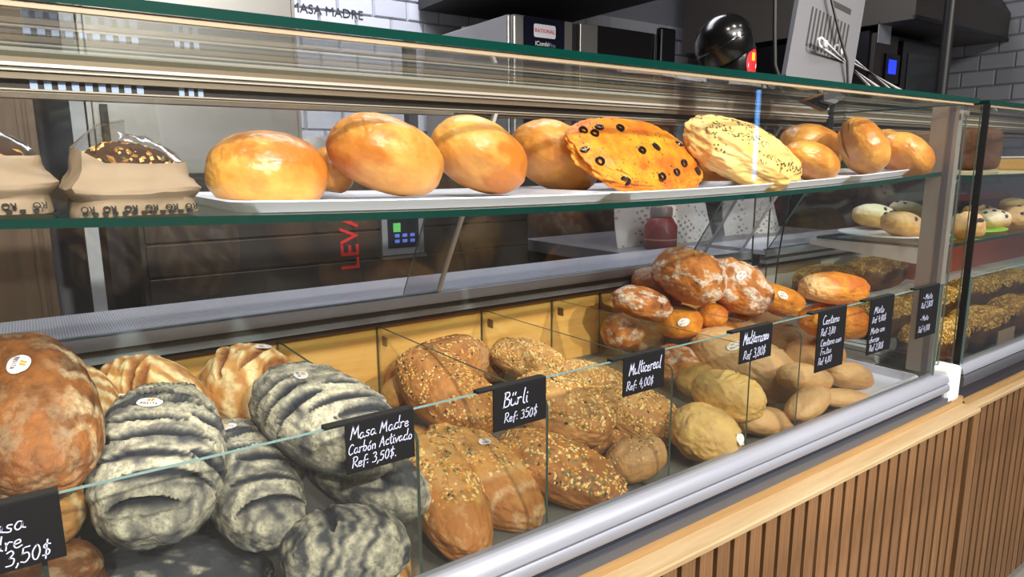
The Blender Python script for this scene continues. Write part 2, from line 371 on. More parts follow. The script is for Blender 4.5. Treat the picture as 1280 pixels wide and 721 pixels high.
# ------------------------------------------------------------------ display cases and counters
def bow(x): return .943*(-.065+.0185*((x/.943-.66)/.8)**2)          # the loaded glass shelf sags a little
def rail_profile(y0=.62):
    d = y0-.62
    return [(p+d, q+E) for p, q in ((.632, -.462), (.616, -.461), (.609, -.463), (.604, -.468), (.601, -.474), (.600, -.480), (.632, -.480))]
def display_case(xa, xb, label, end_left, shelf_fn, door_edges, first):
    t = thing('display_case', (xa, .62, E-.56), label, 'display case')
    X0, X1 = xa, xb
    glass_box(X0, X1+.02, .618, .945, E+.117, E+.126).build('top_glass', [G_PANE, EDGE], t)
    MB().box(X0, X1, .621, .626, E+.112, E+.117).build('edge_trim', plain('cream_trim', (168, 150, 122), .4), t)
    x1 = xb-.055 if first else xb
    glass_box(X0+(0 if first else .02), x1, .617, .623, E-.466, E-.2575).build('low_front_glass', [G_FRONT, EDGE_LT], t)
    glass_box(X0+(0 if first else .02), X1, .627, .631, E-.262, E+.116).build('upper_front_glass', [G_PANE, G_PANE], t)
    xe = X1 if first else X0
    glass_box(xe, xe+.008, .634, 1.13, E-.46, E+.116).build('end_glass', [G_DIV, EDGE_DK], t)
    if not first: MB().box(xe-.004, xe, .615, .628, E-.48, E+.118).build('edge_seal', BLACK, t)
    # sagging glass shelf
    m = MB(); n = 24
    for k in range(n+1):
        x = X0+(X1-.006-X0)*k/n; z = E+shelf_fn(x)
        m.v += [(x, .66, z), (x, .975, z), (x, .975, z+.008), (x, .66, z+.008)]
    for k in range(n):
        a, b = 4*k, 4*k+4
        m.f += [(a, a+1, b+1, b), (a+2, a+3, b+3, b+2), (a+3, a, b, b+3), (a+1, a+2, b+2, b+1)]; m.m += [0, 0, 1, 1]
    m.f += [(0, 3, 2, 1), (4*n, 4*n+1, 4*n+2, 4*n+3)]; m.m += [1, 1]
    m.build('glass_shelf', [G_SHELF, EDGE], t)
    # rear top track: folded metal bands
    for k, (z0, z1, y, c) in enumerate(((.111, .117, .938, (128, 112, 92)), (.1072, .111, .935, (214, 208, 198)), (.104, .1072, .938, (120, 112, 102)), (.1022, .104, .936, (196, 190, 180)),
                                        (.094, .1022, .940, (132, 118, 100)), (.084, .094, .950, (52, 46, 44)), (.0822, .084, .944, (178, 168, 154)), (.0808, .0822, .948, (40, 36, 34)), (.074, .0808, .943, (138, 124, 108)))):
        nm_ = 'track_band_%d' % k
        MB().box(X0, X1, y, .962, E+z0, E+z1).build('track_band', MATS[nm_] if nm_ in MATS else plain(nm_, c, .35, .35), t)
    # rear ledge with perforated intake and its front lip
    MB().box(X0, X1, 1.132, 1.345, E-.262, E-.249).build('rear_ledge', PERF, t)
    m = MB(); m.box(X0, X1, 1.128, 1.134, E-.2665, E-.247); m.box(X0, X1, 1.1335, 1.1355, E-.249, E-.2445); m.box(X0, X1, 1.1385, 1.1405, E-.249, E-.2445); m.build('ledge_lip', ALU, t)
    MB().box(X0, X1, 1.133, 1.15, E-.277, E-.2662).build('lip_groove', plain('brown_gap', (86, 76, 66), .6), t)
    MB().box(X0, X1, 1.127, 1.15, E-.287, E-.277).build('lower_lip', ALU, t)
    MB().box(X0, X1, 1.14, 1.155, E-.298, E-.287).build('shadow_gap', plain('dark_brown_gap', (66, 44, 32), .7), t)
    # leaning sliding doors
    def dy(z): return 1.130-.63*(z+.246)
    for (a, b, off, wide) in door_edges:
        m = MB(); zb, zt = -.244, .078
        for xx in (a, b):
            m.v += [(xx, dy(zb)+off, E+zb), (xx, dy(zb)+off+.005, E+zb), (xx, dy(zt)+off+.005, E+zt), (xx, dy(zt)+off, E+zt)]
        m.f = [(0, 3, 7, 4), (1, 5, 6, 2), (0, 1, 2, 3), (4, 7, 6, 5), (3, 2, 6, 7), (0, 4, 5, 1)]; m.m = [0, 0, 1, 1, 1, 1]
        d = m.build('sliding_door', [G_DOOR, EDGE_LT], t)
        m = MB(); w = wide
        for xx in (b-w, b):
            m.v += [(xx, dy(zb)+off-.0015, E+zb), (xx, dy(zb)+off+.0065, E+zb), (xx, dy(zt)+off+.0065, E+zt), (xx, dy(zt)+off-.0015, E+zt)]
        m.f = [(0, 3, 7, 4), (1, 5, 6, 2), (0, 1, 2, 3), (4, 7, 6, 5), (3, 2, 6, 7), (0, 4, 5, 1)]; m.m = [0]*6
        m.build('door_edge', WHITE_PL, d)
    return t
m_, nt_, b_ = newmat('perforated_metal')           # intake holes are finer than a pixel or two: relief only
co_ = coords(nt_); vo_ = nd(nt_, 'ShaderNodeTexVoronoi'); vo_.inputs['Scale'].default_value = 260; vo_.inputs['Randomness'].default_value = 0
nt_.links.new(co_, vo_.inputs['Vector'])
nt_.links.new(mix(nt_, ramp(nt_, vo_.outputs['Distance'], .25, .5), lin((150, 150, 160)), lin((224, 224, 236))), b_.inputs['Base Color'])
b_.inputs['Roughness'].default_value = .42; b_.inputs['Metallic'].default_value = .2; PERF = m_

case = display_case(-.55, 1.62, 'long glass bread display case with a sagging shelf, in front', False, bow,
                    [(-.54, .632, 0, .006), (.56, 1.43, .012, .003), (1.36, 1.575, 0, .004)], True)
m = MB(); m.box(-.55, 1.62, .63, .86, E-.515, E-.503)
m.prism_x([(.86, E-.515), (.86, E-.503), (1.16, E-.449), (1.16, E-.461)], -.55, 1.62); m.build('bin_floor', plain('grey_bin_floor', (112, 108, 98), .5), case)
m = MB(); m.box(1.36, 1.60, .66, .665, E-.502, E-.478); m.box(1.36, 1.60, .66, 1.10, E-.5025, E-.497); m.box(1.595, 1.60, .66, 1.1, E-.502, E-.478)
m.build('white_liner', TRAY_M, case)
MB().box(-.55, 1.62, 1.158, 1.172, E-.50, E-.298).build('rear_wood_panel', PINE, case)
for xx in (-.20, -.024, .322, .507, .742, .93, 1.075):
    prof = [(.640, E-.50), (.640, E-.305), (.643, E-.298), (.650, E-.295), (1.156, E-.300), (1.156, E-.455), (.86, E-.50)]
    m = MB(); n = len(prof); m.prism_x(prof, xx, xx+.004, [1]*n+[0, 0]); m.build('glass_divider', [G_DIV, EDGE_DK], case)
for xx in (.512, .749, .937):                      # small square bumpers stuck on the dividers by the wood
    MB().box(xx, xx+.003, 1.125, 1.142, E-.335, E-.318).build('divider_pad', plain('brown_pad', (92, 66, 40), .6), case)
m = MB(); m.prism_x(rail_profile(), -.55, 1.605, 0); r = m.build('front_rail', ALU, case, smooth=True)
MB().box(-.55, 1.605, .606, .63, E-.484, E-.4805).build('rail_groove', BLACK, case)
m = MB(); m.prism_x([(.63, E-.484), (.601, E-.484), (.598, E-.488), (.598, E-.498), (.601, E-.502), (.63, E-.502)], -.55, 1.605); m.build('lower_rail', ALU, case, smooth=True)
m = MB(); m.box(-.55, 1.63, .612, .63, E-.518, E-.502); m.build('rail_recess', plain('navy_gap', (40, 42, 54), .5), case)
MB().box(-.55, 1.63, .601, .63, E-.532, E-.517).build('bottom_channel', ALU_DK, case)
m = MB(); m.box(1.606, 1.668, .600, .655, E-.533, E-.452); m.build('end_cap', WHITE_PL, case, bevel=.008)
m = MB(); m.box(1.598, 1.618, .637, .69, E-.47, E+.112); m.build('corner_post', plain('grey_post', (160, 156, 148), .4, .4), case)
MB().box(1.596, 1.5985, .645, .655, E-.47, E+.112).build('post_seam', ALU_DK, case)
for zz in (.095,):
    R_ = Matrix.Rotation(rad(90), 3, 'X')
    MB().lathe([(.006, 0), (.006, .006), (0, .007)], (1.60, .627, E+zz), 16, 0, R_).build('hinge_bolt', STEEL, case, smooth=True)
for k, (xx, w) in enumerate([(.016+.0132*i, .0072) for i in range(9)]+[(.168, .006), (.179, .006), (.190, .006)]):  # lamp reflections on the rear track, modelled as small pale blue strips
    MB().box(xx, xx+w, .9475, .9502, E+.0845, E+.0938).build('track_reflection', plain('pale_blue_reflection', (176, 196, 240), .5) if k == 0 else MATS['pale_blue_reflection'], case)

case2 = display_case(1.69, 3.6, 'second glass display case further right with raisin rolls and seed slabs', True, lambda x: -.042,
                     [(1.70, 2.6, 0, .006), (2.55, 3.58, .012, .004)], False)
m = MB(); m.box(1.69, 3.6, .63, 1.16, E-.53, E-.515); m.build('bin_floor', MATS['grey_bin_floor'], case2)
m = MB(); m.box(1.72, 3.58, .82, 1.15, E-.515, E-.475); m.box(1.72, 3.58, .96, 1.15, E-.475, E-.40); m.build('stepped_riser', WHITE_PL, case2)
glass_box(1.72, 3.4, .70, 1.0, E-.205, E-.198).build('lower_glass_shelf', [G_SHELF, EDGE], case2)
m = MB(); m.v = [(1.722, .70, E-.206), (1.722, 1.02, E-.206), (1.722, 1.02, E-.222), (1.722, .70, E-.248), (1.734, .70, E-.206), (1.734, 1.02, E-.206), (1.734, 1.02, E-.222), (1.734, .70, E-.248)]
m.f = [(0, 1, 2, 3), (4, 7, 6, 5), (0, 4, 5, 1), (1, 5, 6, 2), (2, 6, 7, 3), (3, 7, 4, 0)]; m.m = [0]*6; m.build('shelf_bracket', WHITE_PL, case2)
MB().box(1.69, 3.6, 1.158, 1.172, E-.515, E-.298).build('rear_wood_panel', WHITE_PL, case2)
m = MB(); m.prism_x(rail_profile(.625), 1.69, 3.6, 0); m.build('front_rail', ALU, case2, smooth=True)
MB().box(1.69, 3.6, .611, .635, E-.484, E-.4805).build('rail_groove', BLACK, case2)
m = MB(); m.prism_x([(.635, E-.484), (.606, E-.484), (.603, E-.488), (.603, E-.506), (.606, E-.510), (.635, E-.510)], 1.69, 3.6); m.build('lower_rail', ALU_DK, case2, smooth=True)
MB().box(1.69, 3.6, .612, .63, E-.545, E-.510).build('rail_recess', MATS['navy_gap'], case2)

def counter(xa, xb, yl, label, zt=-.55):
    t = thing('wooden_counter', (xa, yl, 0), label, 'counter')
    MB().box(xa, xb, .604, 1.18, E+zt-.02, E+zt+.0175 if zt > -.551 else E+zt+.012).build('upper_board', OAK_E, t)
    m = MB(); m.prism_x([(.6035, E+zt), (yl+.002, E+zt), (yl, E+zt-.002), (yl, E+zt-.009), (yl+.002, E+zt-.011), (.6035, E+zt-.011)], xa, xb); m.build('ledge', OAK, t)
    MB().box(xa, xb-.012, yl+.024, yl+.034, .06, E+zt-.011).build('backing_board', plain('dark_backing', (70, 46, 30), .7) if 'dark_backing' not in MATS else MATS['dark_backing'], t)
    MB().box(xa, xb-.012, yl+.05, 1.15, 0, .06).build('plinth', BLACK, t)
    return t
cnt = counter(-.55, 1.70, .566, 'wooden slatted counter with a pale oak ledge under the front case')
cnt2 = counter(1.712, 3.6, .586, 'wooden slatted counter further right, set slightly back', -.560)
def slats(t, xs, yl, ztop, w=.030):
    me = None
    for xx in xs:
        if me is None:
            o = MB().box(0, w, 0, .018, .05, ztop).build('slat', WALNUT, None, (0, 0, 0)); me = o.data
        else: o = bpy.data.objects.new('slat', me); C.objects.link(o)
        o.parent = t; o.location = (xx-t['_o'][0], yl+.006-t['_o'][1], 0)
slats(cnt, [.22+.0401*k for k in range(36)], .566, E-.5612)
MB().box(1.665, 1.699, .566, .60, .05, E-.5612).build('end_board', WALNUT, cnt)
MB().box(1.713, 1.737, .590, .62, .05, E-.5712).build('end_board', WALNUT, cnt2)
slats(cnt2, [1.742+.0401*k for k in range(26)], .586, E-.5712)

# ------------------------------------------------------------------ bread
# centre (x, y, height relative to the eye), half-axes, yaw, pitch, roll in degrees
LOAF = {
'r0':(-0.020,0.787,-0.235,0.109,0.057,0.043,95.555,-25.697,0.000),
'r0b':(-0.018,0.771,-0.317,0.070,0.036,0.029,88.580,-21.630,0.000),
'r0c':(-0.033,0.735,-0.377,0.055,0.034,0.027,-5.532,9.912,0.000),
'r0d':(0.030,0.905,-0.286,0.075,0.034,0.028,91.5,-25.9,0.000),
'k1':(0.083,0.767,-0.307,0.113,0.065,0.048,77.695,-19.196,0.000),
'k2':(0.184,0.824,-0.385,0.111,0.056,0.045,92.443,-17.390,0.000),
'k3':(0.278,0.800,-0.320,0.115,0.068,0.054,-68.547,15.155,0.000),
'k4':(0.318,0.779,-0.401,0.094,0.050,0.040,-59.938,14.982,0.000),
'k5':(0.254,0.688,-0.437,0.074,0.057,0.046,-2.815,9.767,0.000),
'k6':(0.324,0.728,-0.481,0.071,0.025,0.020,72.367,-14.562,0.000),
'k7':(0.104,0.792,-0.462,0.093,0.045,0.036,-8.427,18.791,0.000),
't1':(0.106,0.969,-0.311,0.052,0.085,0.068,26.426,-30.931,0.000),
't2':(0.232,0.982,-0.321,0.065,0.080,0.064,10.102,1.737,0.000),
'b1':(0.606,1.091,-0.386,0.108,0.069,0.055,5.360,-8.237,0.000),
'b2':(0.523,0.921,-0.368,0.103,0.065,0.052,-77.410,24.826,0.000),
'b2b':(0.492,1.031,-0.392,0.034,0.032,0.026,5.303,-32.977,0.000),
'b3':(0.731,1.123,-0.420,0.047,0.029,0.023,-0.412,26.454,0.000),
'b4':(0.413,0.741,-0.435,0.112,0.048,0.039,-100.735,18.779,0.000),
'b5':(0.502,0.790,-0.455,0.117,0.060,0.048,-78.050,21.271,0.000),
'm1':(0.775,1.037,-0.386,0.075,0.048,0.039,-44.055,13.404,0.000),
'm2':(0.891,0.987,-0.442,0.084,0.051,0.041,-43.514,12.993,0.000),
'm3':(0.688,0.828,-0.408,0.093,0.068,0.054,-55.556,14.100,0.000),
'm4':(0.870,0.822,-0.460,0.079,0.062,0.050,-66.039,16.040,0.000),
'm5':(0.618,0.749,-0.465,0.108,0.059,0.047,-59.205,15.720,0.000),
'm6':(0.766,0.791,-0.482,0.054,0.039,0.031,-55.135,12.650,0.000),
'm7':(0.746,0.710,-0.468,0.051,0.044,0.035,-44.483,-24.676,0.000),
'e1':(0.986,0.718,-0.415,0.065,0.054,0.043,-62.938,10.486,0.000),
'e2':(0.894,0.692,-0.458,0.061,0.062,0.049,-60.739,20.831,0.000),
'e3':(1.234,0.867,-0.439,0.125,0.085,0.068,-66.222,19.415,0.000),
'e4':(1.409,0.922,-0.418,0.122,0.070,0.056,-66.161,20.703,0.000),
'e5':(1.078,0.702,-0.481,0.077,0.036,0.029,-6.829,14.282,0.000),
'e6':(1.110,0.891,-0.454,0.040,0.043,0.034,-8.572,-25.309,0.000),
'e7':(1.161,0.667,-0.452,0.057,0.031,0.025,1.964,-15.183,0.000),
'e8':(1.444,0.741,-0.471,0.073,0.040,0.032,-4.602,13.798,0.000),
'e9':(1.294,0.667,-0.473,0.076,0.028,0.022,-9.864,11.195,0.000),
'e10':(1.240,0.724,-0.434,0.072,0.040,0.032,-3.957,14.137,0.000),
'y1':(1.070,1.014,-0.306,0.070,0.048,0.038,-18.876,16.838,0.000),
'y2':(1.191,1.080,-0.293,0.066,0.054,0.043,-20.185,26.851,0.000),
'y3':(1.162,0.966,-0.250,0.079,0.078,0.062,-6.463,27.646,0.000),
'y4':(1.314,0.953,-0.288,0.086,0.075,0.060,-41.900,26.339,0.000),
'y5':(1.489,0.969,-0.343,0.109,0.052,0.042,-3.697,14.535,0.000),
'y6':(1.165,0.987,-0.357,0.050,0.048,0.039,1.595,-4.010,0.000),
'y7':(1.086,1.088,-0.386,0.047,0.054,0.043,-20.473,-19.388,0.000),
'y8':(1.177,1.098,-0.414,0.051,0.051,0.041,-0.128,-6.560,0.000),
'y9':(1.240,0.959,-0.346,0.035,0.035,0.028,-0.973,-9.338,0.000),
'c1':(1.382,0.756,-0.270,0.085,0.045,0.036,-16.820,5.407,0.000),
'c2':(1.407,0.762,-0.347,0.086,0.052,0.042,-16.707,7.079,0.000),
'u1':(0.233,0.820,-0.013,0.069,0.055,0.051,2.3,3,0.000),
'u1b':(0.334,0.892,-0.011,0.031,0.044,0.035,0.434,13.349,0.000),
'u2':(0.375,0.800,0.007,0.076,0.062,0.050,2.053,20.825,0.000),
'u3':(0.522,0.812,0.007,0.073,0.062,0.050,2.266,26.849,0.000),
'u4':(0.691,0.852,0.006,0.078,0.064,0.052,2.887,30.434,0.000),
'u5':(0.790,0.765,0.009,0.142,0.073,0.022,2.979,3.414,50.000),
'u6':(1.086,0.879,-0.0105,0.092,0.078,0.026,-34.987,8,14.000),
'u7':(1.022,0.742,0.016,0.118,0.082,0.041,-9.131,11.629,35.000),
'u8':(1.445,0.866,0.031,0.091,0.058,0.046,0.346,14.074,0.000),
'u9':(1.193,0.717,-0.003,0.068,0.044,0.035,1.698,17.409,0.000),
'u10':(1.398,0.726,0.024,0.042,0.081,0.065,-53.685,-28.429,0.000),
'u11':(1.515,0.699,0.010,0.061,0.051,0.041,-23.096,34.022,0.000),
'u12':(1.548,0.749,0.042,0.040,0.025,0.020,2.933,24.045,0.000),
'v1':(1.943,0.958,-0.158,0.085,0.047,0.037,-3.094,10.428,0.000),
'v2':(2.249,1.017,-0.155,0.073,0.037,0.030,-5.015,7.319,0.000),
'v3':(1.819,0.828,-0.164,0.073,0.042,0.034,-2.205,11.375,0.000),
'v4':(1.942,0.726,-0.170,0.031,0.048,0.038,-33.960,-3.156,0.000),
'v5':(2.259,0.782,-0.194,0.067,0.041,0.032,0.310,23.171,0.000),
'v6':(2.356,0.746,-0.187,0.076,0.046,0.036,-0.746,18.148,0.000),
'v7':(2.466,0.884,-0.170,0.087,0.037,0.029,-9.236,10.746,0.000),
'v8':(2.805,0.897,-0.165,0.091,0.040,0.032,-9.407,11.208,0.000),
}
LOAF.update({'h1': (.09, .90, -.44, .085, .065, .045, 20, 0, 0), 'h2': (.235, .965, -.445, .08, .06, .042, 70, 0, 0), 'h3': (-.03, .93, -.40, .07, .055, .06, 40, 0, 0),
             'h4': (.445, .90, -.452, .085, .055, .04, 80, 0, 0), 'h5': (1.30, .985, -.42, .08, .06, .052, 10, 0, 0), 'h6': (.60, 1.0, -.445, .08, .05, .032, 30, 0, 0),
             'h7': (-.04, .80, -.455, .08, .065, .045, 10, 0, 0), 'h8': (1.40, .80, -.432, .085, .055, .042, 0, 0, 0), 'h9': (1.12, .96, -.44, .06, .06, .042, 0, 0, 0)})
CR = {}
CR['char'] = crust('charcoal_crust', (84, 85, 90), (56, 57, 64), (230, 220, 190), (44, 47, 56), .75, 40, bumpst=.8, flour_n=(.28, .6))
CR['tan'] = crust('tan_sourdough_crust', (206, 152, 84), (160, 98, 44), (236, 214, 160), (150, 92, 46), .62, 40, flour_n=(.25, .55))
CR['brown'] = crust('brown_sourdough_crust', (178, 112, 56), (104, 60, 28), (226, 200, 156), (134, 76, 36), .55, 42, flour_n=(.3, .6), bumpst=.7)
CR['burli'] = crust('seeded_golden_crust', (226, 170, 90), (178, 112, 50), (230, 200, 150), (196, 150, 90), .6, 42, flour_n=(.35, .65), bumpst=.6)
CR['burlid'] = crust('seeded_brown_crust', (198, 134, 68), (142, 86, 40), (222, 190, 140), (170, 116, 64), .6, 42, flour_n=(.35, .65), bumpst=.6)
CR['multi'] = crust('grain_crust', (216, 164, 98), (168, 114, 62), (232, 208, 164), (180, 120, 66), .62, 50, flour_n=(.35, .65), bumpst=.6)
CR['med'] = crust('pale_tan_crust', (226, 178, 116), (198, 138, 80), (236, 216, 176), (222, 190, 130), .65, 36, flour_n=(.35, .65), bumpst=.35, mott=.8)
CR['medy'] = crust('pale_yellow_crust', (232, 190, 106), (206, 150, 72), (238, 220, 170), (232, 204, 136), .62, 36, flour_n=(.35, .65), bumpst=.4, speck=(150, 104, 52))
CR['rye'] = crust('rye_crust', (218, 138, 56), (146, 80, 38), (238, 226, 206), (226, 146, 50), .7, 36, flour_n=(.34, .6), bumpst=1.0)
CR['orange'] = crust('orange_crust', (236, 160, 50), (186, 98, 26), (236, 206, 156), (224, 150, 40), .5, 40, speck=(120, 58, 20), bumpst=.7)
CR['bun'] = crust('golden_bun_crust', (232, 178, 88), (196, 116, 36), (246, 224, 170), (226, 170, 90), .42, 22, bumpst=.4, spec=.4, coat=.25, mott=.9)
CR['bunb'] = crust('baked_bun_crust', (238, 178, 82), (196, 116, 36), (246, 224, 170), (220, 150, 70), .38, 24, bumpst=.4, spec=.45, coat=.35, mott=1.0)
CR['foc'] = crust('tomato_flatbread_crust', (244, 164, 32), (210, 84, 12), (250, 214, 120), (236, 200, 120), .42, 42, bumpst=.7, speck=(140, 60, 14), coat=.2)
CR['herb'] = crust('herb_flatbread_crust', (240, 208, 138), (222, 172, 88), (250, 236, 200), (240, 216, 150), .5, 30, bumpst=.35)
CR['roll'] = crust('raisin_roll_crust', (232, 188, 110), (206, 140, 60), (255, 238, 210), (230, 180, 100), .6, 40, flour_n=(.1, .35), bumpst=.3)
CR['slab'] = crust('dark_slab_crust', (96, 62, 40), (58, 36, 24), (196, 148, 66), (80, 50, 30), .7, 50, bumpst=.8)
FLAKE = [plain('oat_flake', (238, 208, 140), .6), plain('brown_flake', (176, 120, 58), .6), plain('gold_flake', (222, 166, 78), .6), plain('pumpkin_seed', (112, 112, 62), .5), plain('dark_seed', (60, 44, 32), .6)]
YFLAKE = [plain('yellow_flake', (222, 176, 72), .6), MATS['brown_flake'], plain('ochre_flake', (190, 136, 44), .6), MATS['oat_flake'], MATS['dark_seed']]
STK = plain('white_sticker', (240, 238, 236), .35); STK_Y = plain('amber_print', (240, 178, 40), .4); STK_P = plain('purple_print', (124, 66, 110), .4)
RAISIN = plain('dark_raisin', (44, 34, 44), .4); OLIVE = plain('black_olive', (26, 22, 22), .22); HERB = plain('dried_herb', (74, 78, 34), .7)

_ICO = {}
def ico(n):
    if n not in _ICO:
        bm = bmesh.new(); bmesh.ops.create_icosphere(bm, subdivisions=n, radius=1); bm.verts.ensure_lookup_table()
        _ICO[n] = (np.array([v.co[:] for v in bm.verts]), np.array([[v.index for v in f.verts] for f in bm.faces])); bm.free()
    return _ICO[n]
class Shape:
    def __init__(s, ax, seed, p=2.25, amp=.05, freq=1.6, taper=.0, flat=.85, bend=0, cuts=(), fine=.02, dimple=0, point=0, base=None, wrinkle=0):
        s.ax = np.array(ax); s.seed = seed; s.p = p; s.amp = amp; s.freq = freq; s.taper = taper; s.flat = flat; s.bend = bend; s.cuts = cuts; s.fine = fine; s.dimple = dimple; s.point = point; s.base = base; s.wrinkle = wrinkle; s.bare = False
    def q(s, d): return d/((np.abs(d)**s.p).sum(1)**(1/s.p))[:, None]
    def cut(s, q):
        m = np.zeros(len(q)); lip = np.zeros(len(q))
        for (u0, v0, ang, ln, wd) in s.cuts:
            c, n = math.cos(rad(ang)), math.sin(rad(ang)); du, dv = (q[:, 0]-u0)*s.ax[0]/s.ax[1], q[:, 1]-v0
            a = (du*c+dv*n)/ln; b = (-du*n+dv*c)
            w = wd*np.clip(1-a*a, 0, 1)**.7
            r = np.abs(b+.12*wd*fbm(q*5, 2, s.seed))/(w+1e-4); on = (np.abs(a) < 1)*sstep(-.25, .05, q[:, 2])
            m = np.maximum(m, on*sstep(1.15, .5, r)); lip = np.maximum(lip, on*np.exp(-((r-1.35)/.4)**2)*(w > .01))
        return m, lip
    def __call__(s, d):
        d = np.atleast_2d(d); q = s.q(d); m, lip = s.cut(q)
        if s.bare: m = m*0; lip = lip*0
        k = 1+s.amp*fbm(q*s.freq, 2, s.seed)+s.fine*fbm(q*7, 3, s.seed+3)-.085*m+.04*lip
        if s.dimple: k = k-s.dimple*sstep(.1, .6, fbm(q*3.2, 1, s.seed+8))*(q[:, 2] > 0)
        if s.wrinkle: k = k-s.wrinkle*np.exp(-(fbm(q*np.array([3.0, 1.6, 2.2]), 2, s.seed+21)/.07)**2)*sstep(-.2, .3, q[:, 2])
        P = q*s.ax*k[:, None]
        P[:, 1] *= 1-s.taper*q[:, 0]-s.point*q[:, 0]**2; P[:, 2] *= 1-.5*s.point*q[:, 0]**2
        P[:, 1] += s.bend*s.ax[0]*(q[:, 0]**2-.4)
        P[:, 2] = np.where(P[:, 2] < 0, P[:, 2]*s.flat, P[:, 2])
        if s.base: b = -s.base*s.ax[2]; P[:, 2] = np.where(P[:, 2] < b, b-.06*(b-P[:, 2]), P[:, 2])
        return P
    def normal(s, d):
        d = d/np.linalg.norm(d); t = np.cross(d, [.3, .5, .8]); t /= np.linalg.norm(t); b = np.cross(d, t)
        p = s(np.array([d, d+.03*t, d+.03*b])); n = np.cross(p[1]-p[0], p[2]-p[0]); n /= np.linalg.norm(n)+1e-12
        return p[0], (n if n@p[0] > 0 else -n)
def flakes(sh, parent, mats, n, size, weights, zmin=.15, seed=0, name='seeds', um=None):
    r = np.random.RandomState(seed); m = MB()
    D = r.normal(size=(n*6, 3)); D /= np.linalg.norm(D, axis=1)[:, None]
    q = sh.q(D); keep = (q[:, 2] > zmin+.15*fbm(q*3, 2, seed+.3)) & (fbm(q*2.5, 2, seed+.7) > -.3+.25*r.rand(len(q)))
    if um: keep &= um(q)
    mi = r.choice(len(weights), p=np.array(weights)/sum(weights), size=n)
    for k, d in enumerate(D[keep][:n]):
        p, nn = sh.normal(d); t = np.cross(nn, r.normal(size=3)); t /= np.linalg.norm(t)+1e-9; b = np.cross(nn, t)
        s = size*r.uniform(.6, 1.25); l = s*(1.5 if mi[k] in (3, 1) else 1.1); h = s*.35; w = s*.75
        c = p+nn*h*.3; tl = nn*r.uniform(-.3, .3)*s
        m.add([c+t*l+tl, c+b*w, c-t*l-tl, c-b*w, c+nn*h, c-nn*h*1.5], [(0, 1, 4), (1, 2, 4), (2, 3, 4), (3, 0, 4), (1, 0, 5), (2, 1, 5), (3, 2, 5), (0, 3, 5)], int(mi[k]))
    o = m.build(name, mats, parent, (0, 0, 0)); o['kind'] = 'stuff'; return o
def sticker(sh, parent, d0, ang, size=.0165):
    sh.bare = True; d0 = np.array(d0); p0, n = sh.normal(d0); a = np.array([math.cos(rad(ang)), math.sin(rad(ang)), 0]); a = a-n*(a@n); a /= np.linalg.norm(a); b = np.cross(n, a)
    def lay(pts, lift):
        pts = np.array(pts); P = p0+pts[:, :1]*a+pts[:, 1:2]*b; d = P/sh.ax
        d[:, 2] = np.where(P[:, 2] < 0, d[:, 2]/sh.flat, d[:, 2]); d /= np.linalg.norm(d, axis=1)[:, None]
        S = sh(d); return S+n*(lift+.0014)
    rings = 5; nn = 24; pts = [(0, 0)]+[(size*k/rings*math.cos(2*math.pi*j/nn), .62*size*k/rings*math.sin(2*math.pi*j/nn)) for k in range(1, rings+1) for j in range(nn)]
    m = MB(); top = lay(pts, .0011); fs = [(0, 1+j, 1+(j+1) % nn) for j in range(nn)]+[(1+(k-1)*nn+j, 1+k*nn+j, 1+k*nn+(j+1) % nn, 1+(k-1)*nn+(j+1) % nn) for k in range(1, rings) for j in range(nn)]
    m.add(top, fs); s = m.build('sticker', STK, parent, (0, 0, 0), True); s['_o'] = (0, 0, 0)
    m = MB()                                       # amber mark of two leaning rounded bars
    for x0 in (-.24, .05):
        g = [(x0+.2*i/3, .08+.34*j/4) for j in range(5) for i in range(4)]
        m.add(lay([(size*(u+.12*(v-.25)), .9*size*v) for u, v in g], .0017), [(j*4+i, j*4+i+1, j*4+i+5, j*4+i+4) for j in range(4) for i in range(3)], 0)
    x = -.62
    for ch, pls in (('R', [[(0, 0), (0, 1)], [(0, 1), (.6, .9), (.55, .5), (0, .5)], [(.2, .5), (.6, 0)]]), ('O', [[(0, .5), (.1, .95), (.5, .95), (.6, .5), (.5, .05), (.1, .05), (0, .5)]]), ('S', [[(.55, .9), (.1, .9), (.05, .6), (.5, .4), (.5, .1), (0, .1)]]),
                    ('I', [[(.3, 0), (.3, 1)]]), ('T', [[(0, 1), (.6, 1)], [(.3, 1), (.3, 0)]]), ('A', [[(0, 0), (.3, 1)], [(.3, 1), (.6, 0)], [(.12, .35), (.48, .35)]])):
        for pl in pls:
            for (x1, y1), (x2, y2) in zip(pl, pl[1:]):
                A_, B_ = Vector((x+.19*x1, -.34+.24*y1)), Vector((x+.19*x2, -.34+.24*y2)); t = (B_-A_).normalized(); nv = Vector((-t.y, t.x))*.022
                m.add(lay([tuple(size*v) for v in (A_+nv, A_-nv, B_-nv, B_+nv)], .0019), [(0, 1, 2, 3)], 1)
        x += .215
    m.build('sticker_print', [STK_Y, STK_P], s, (0, 0, 0))
    return s
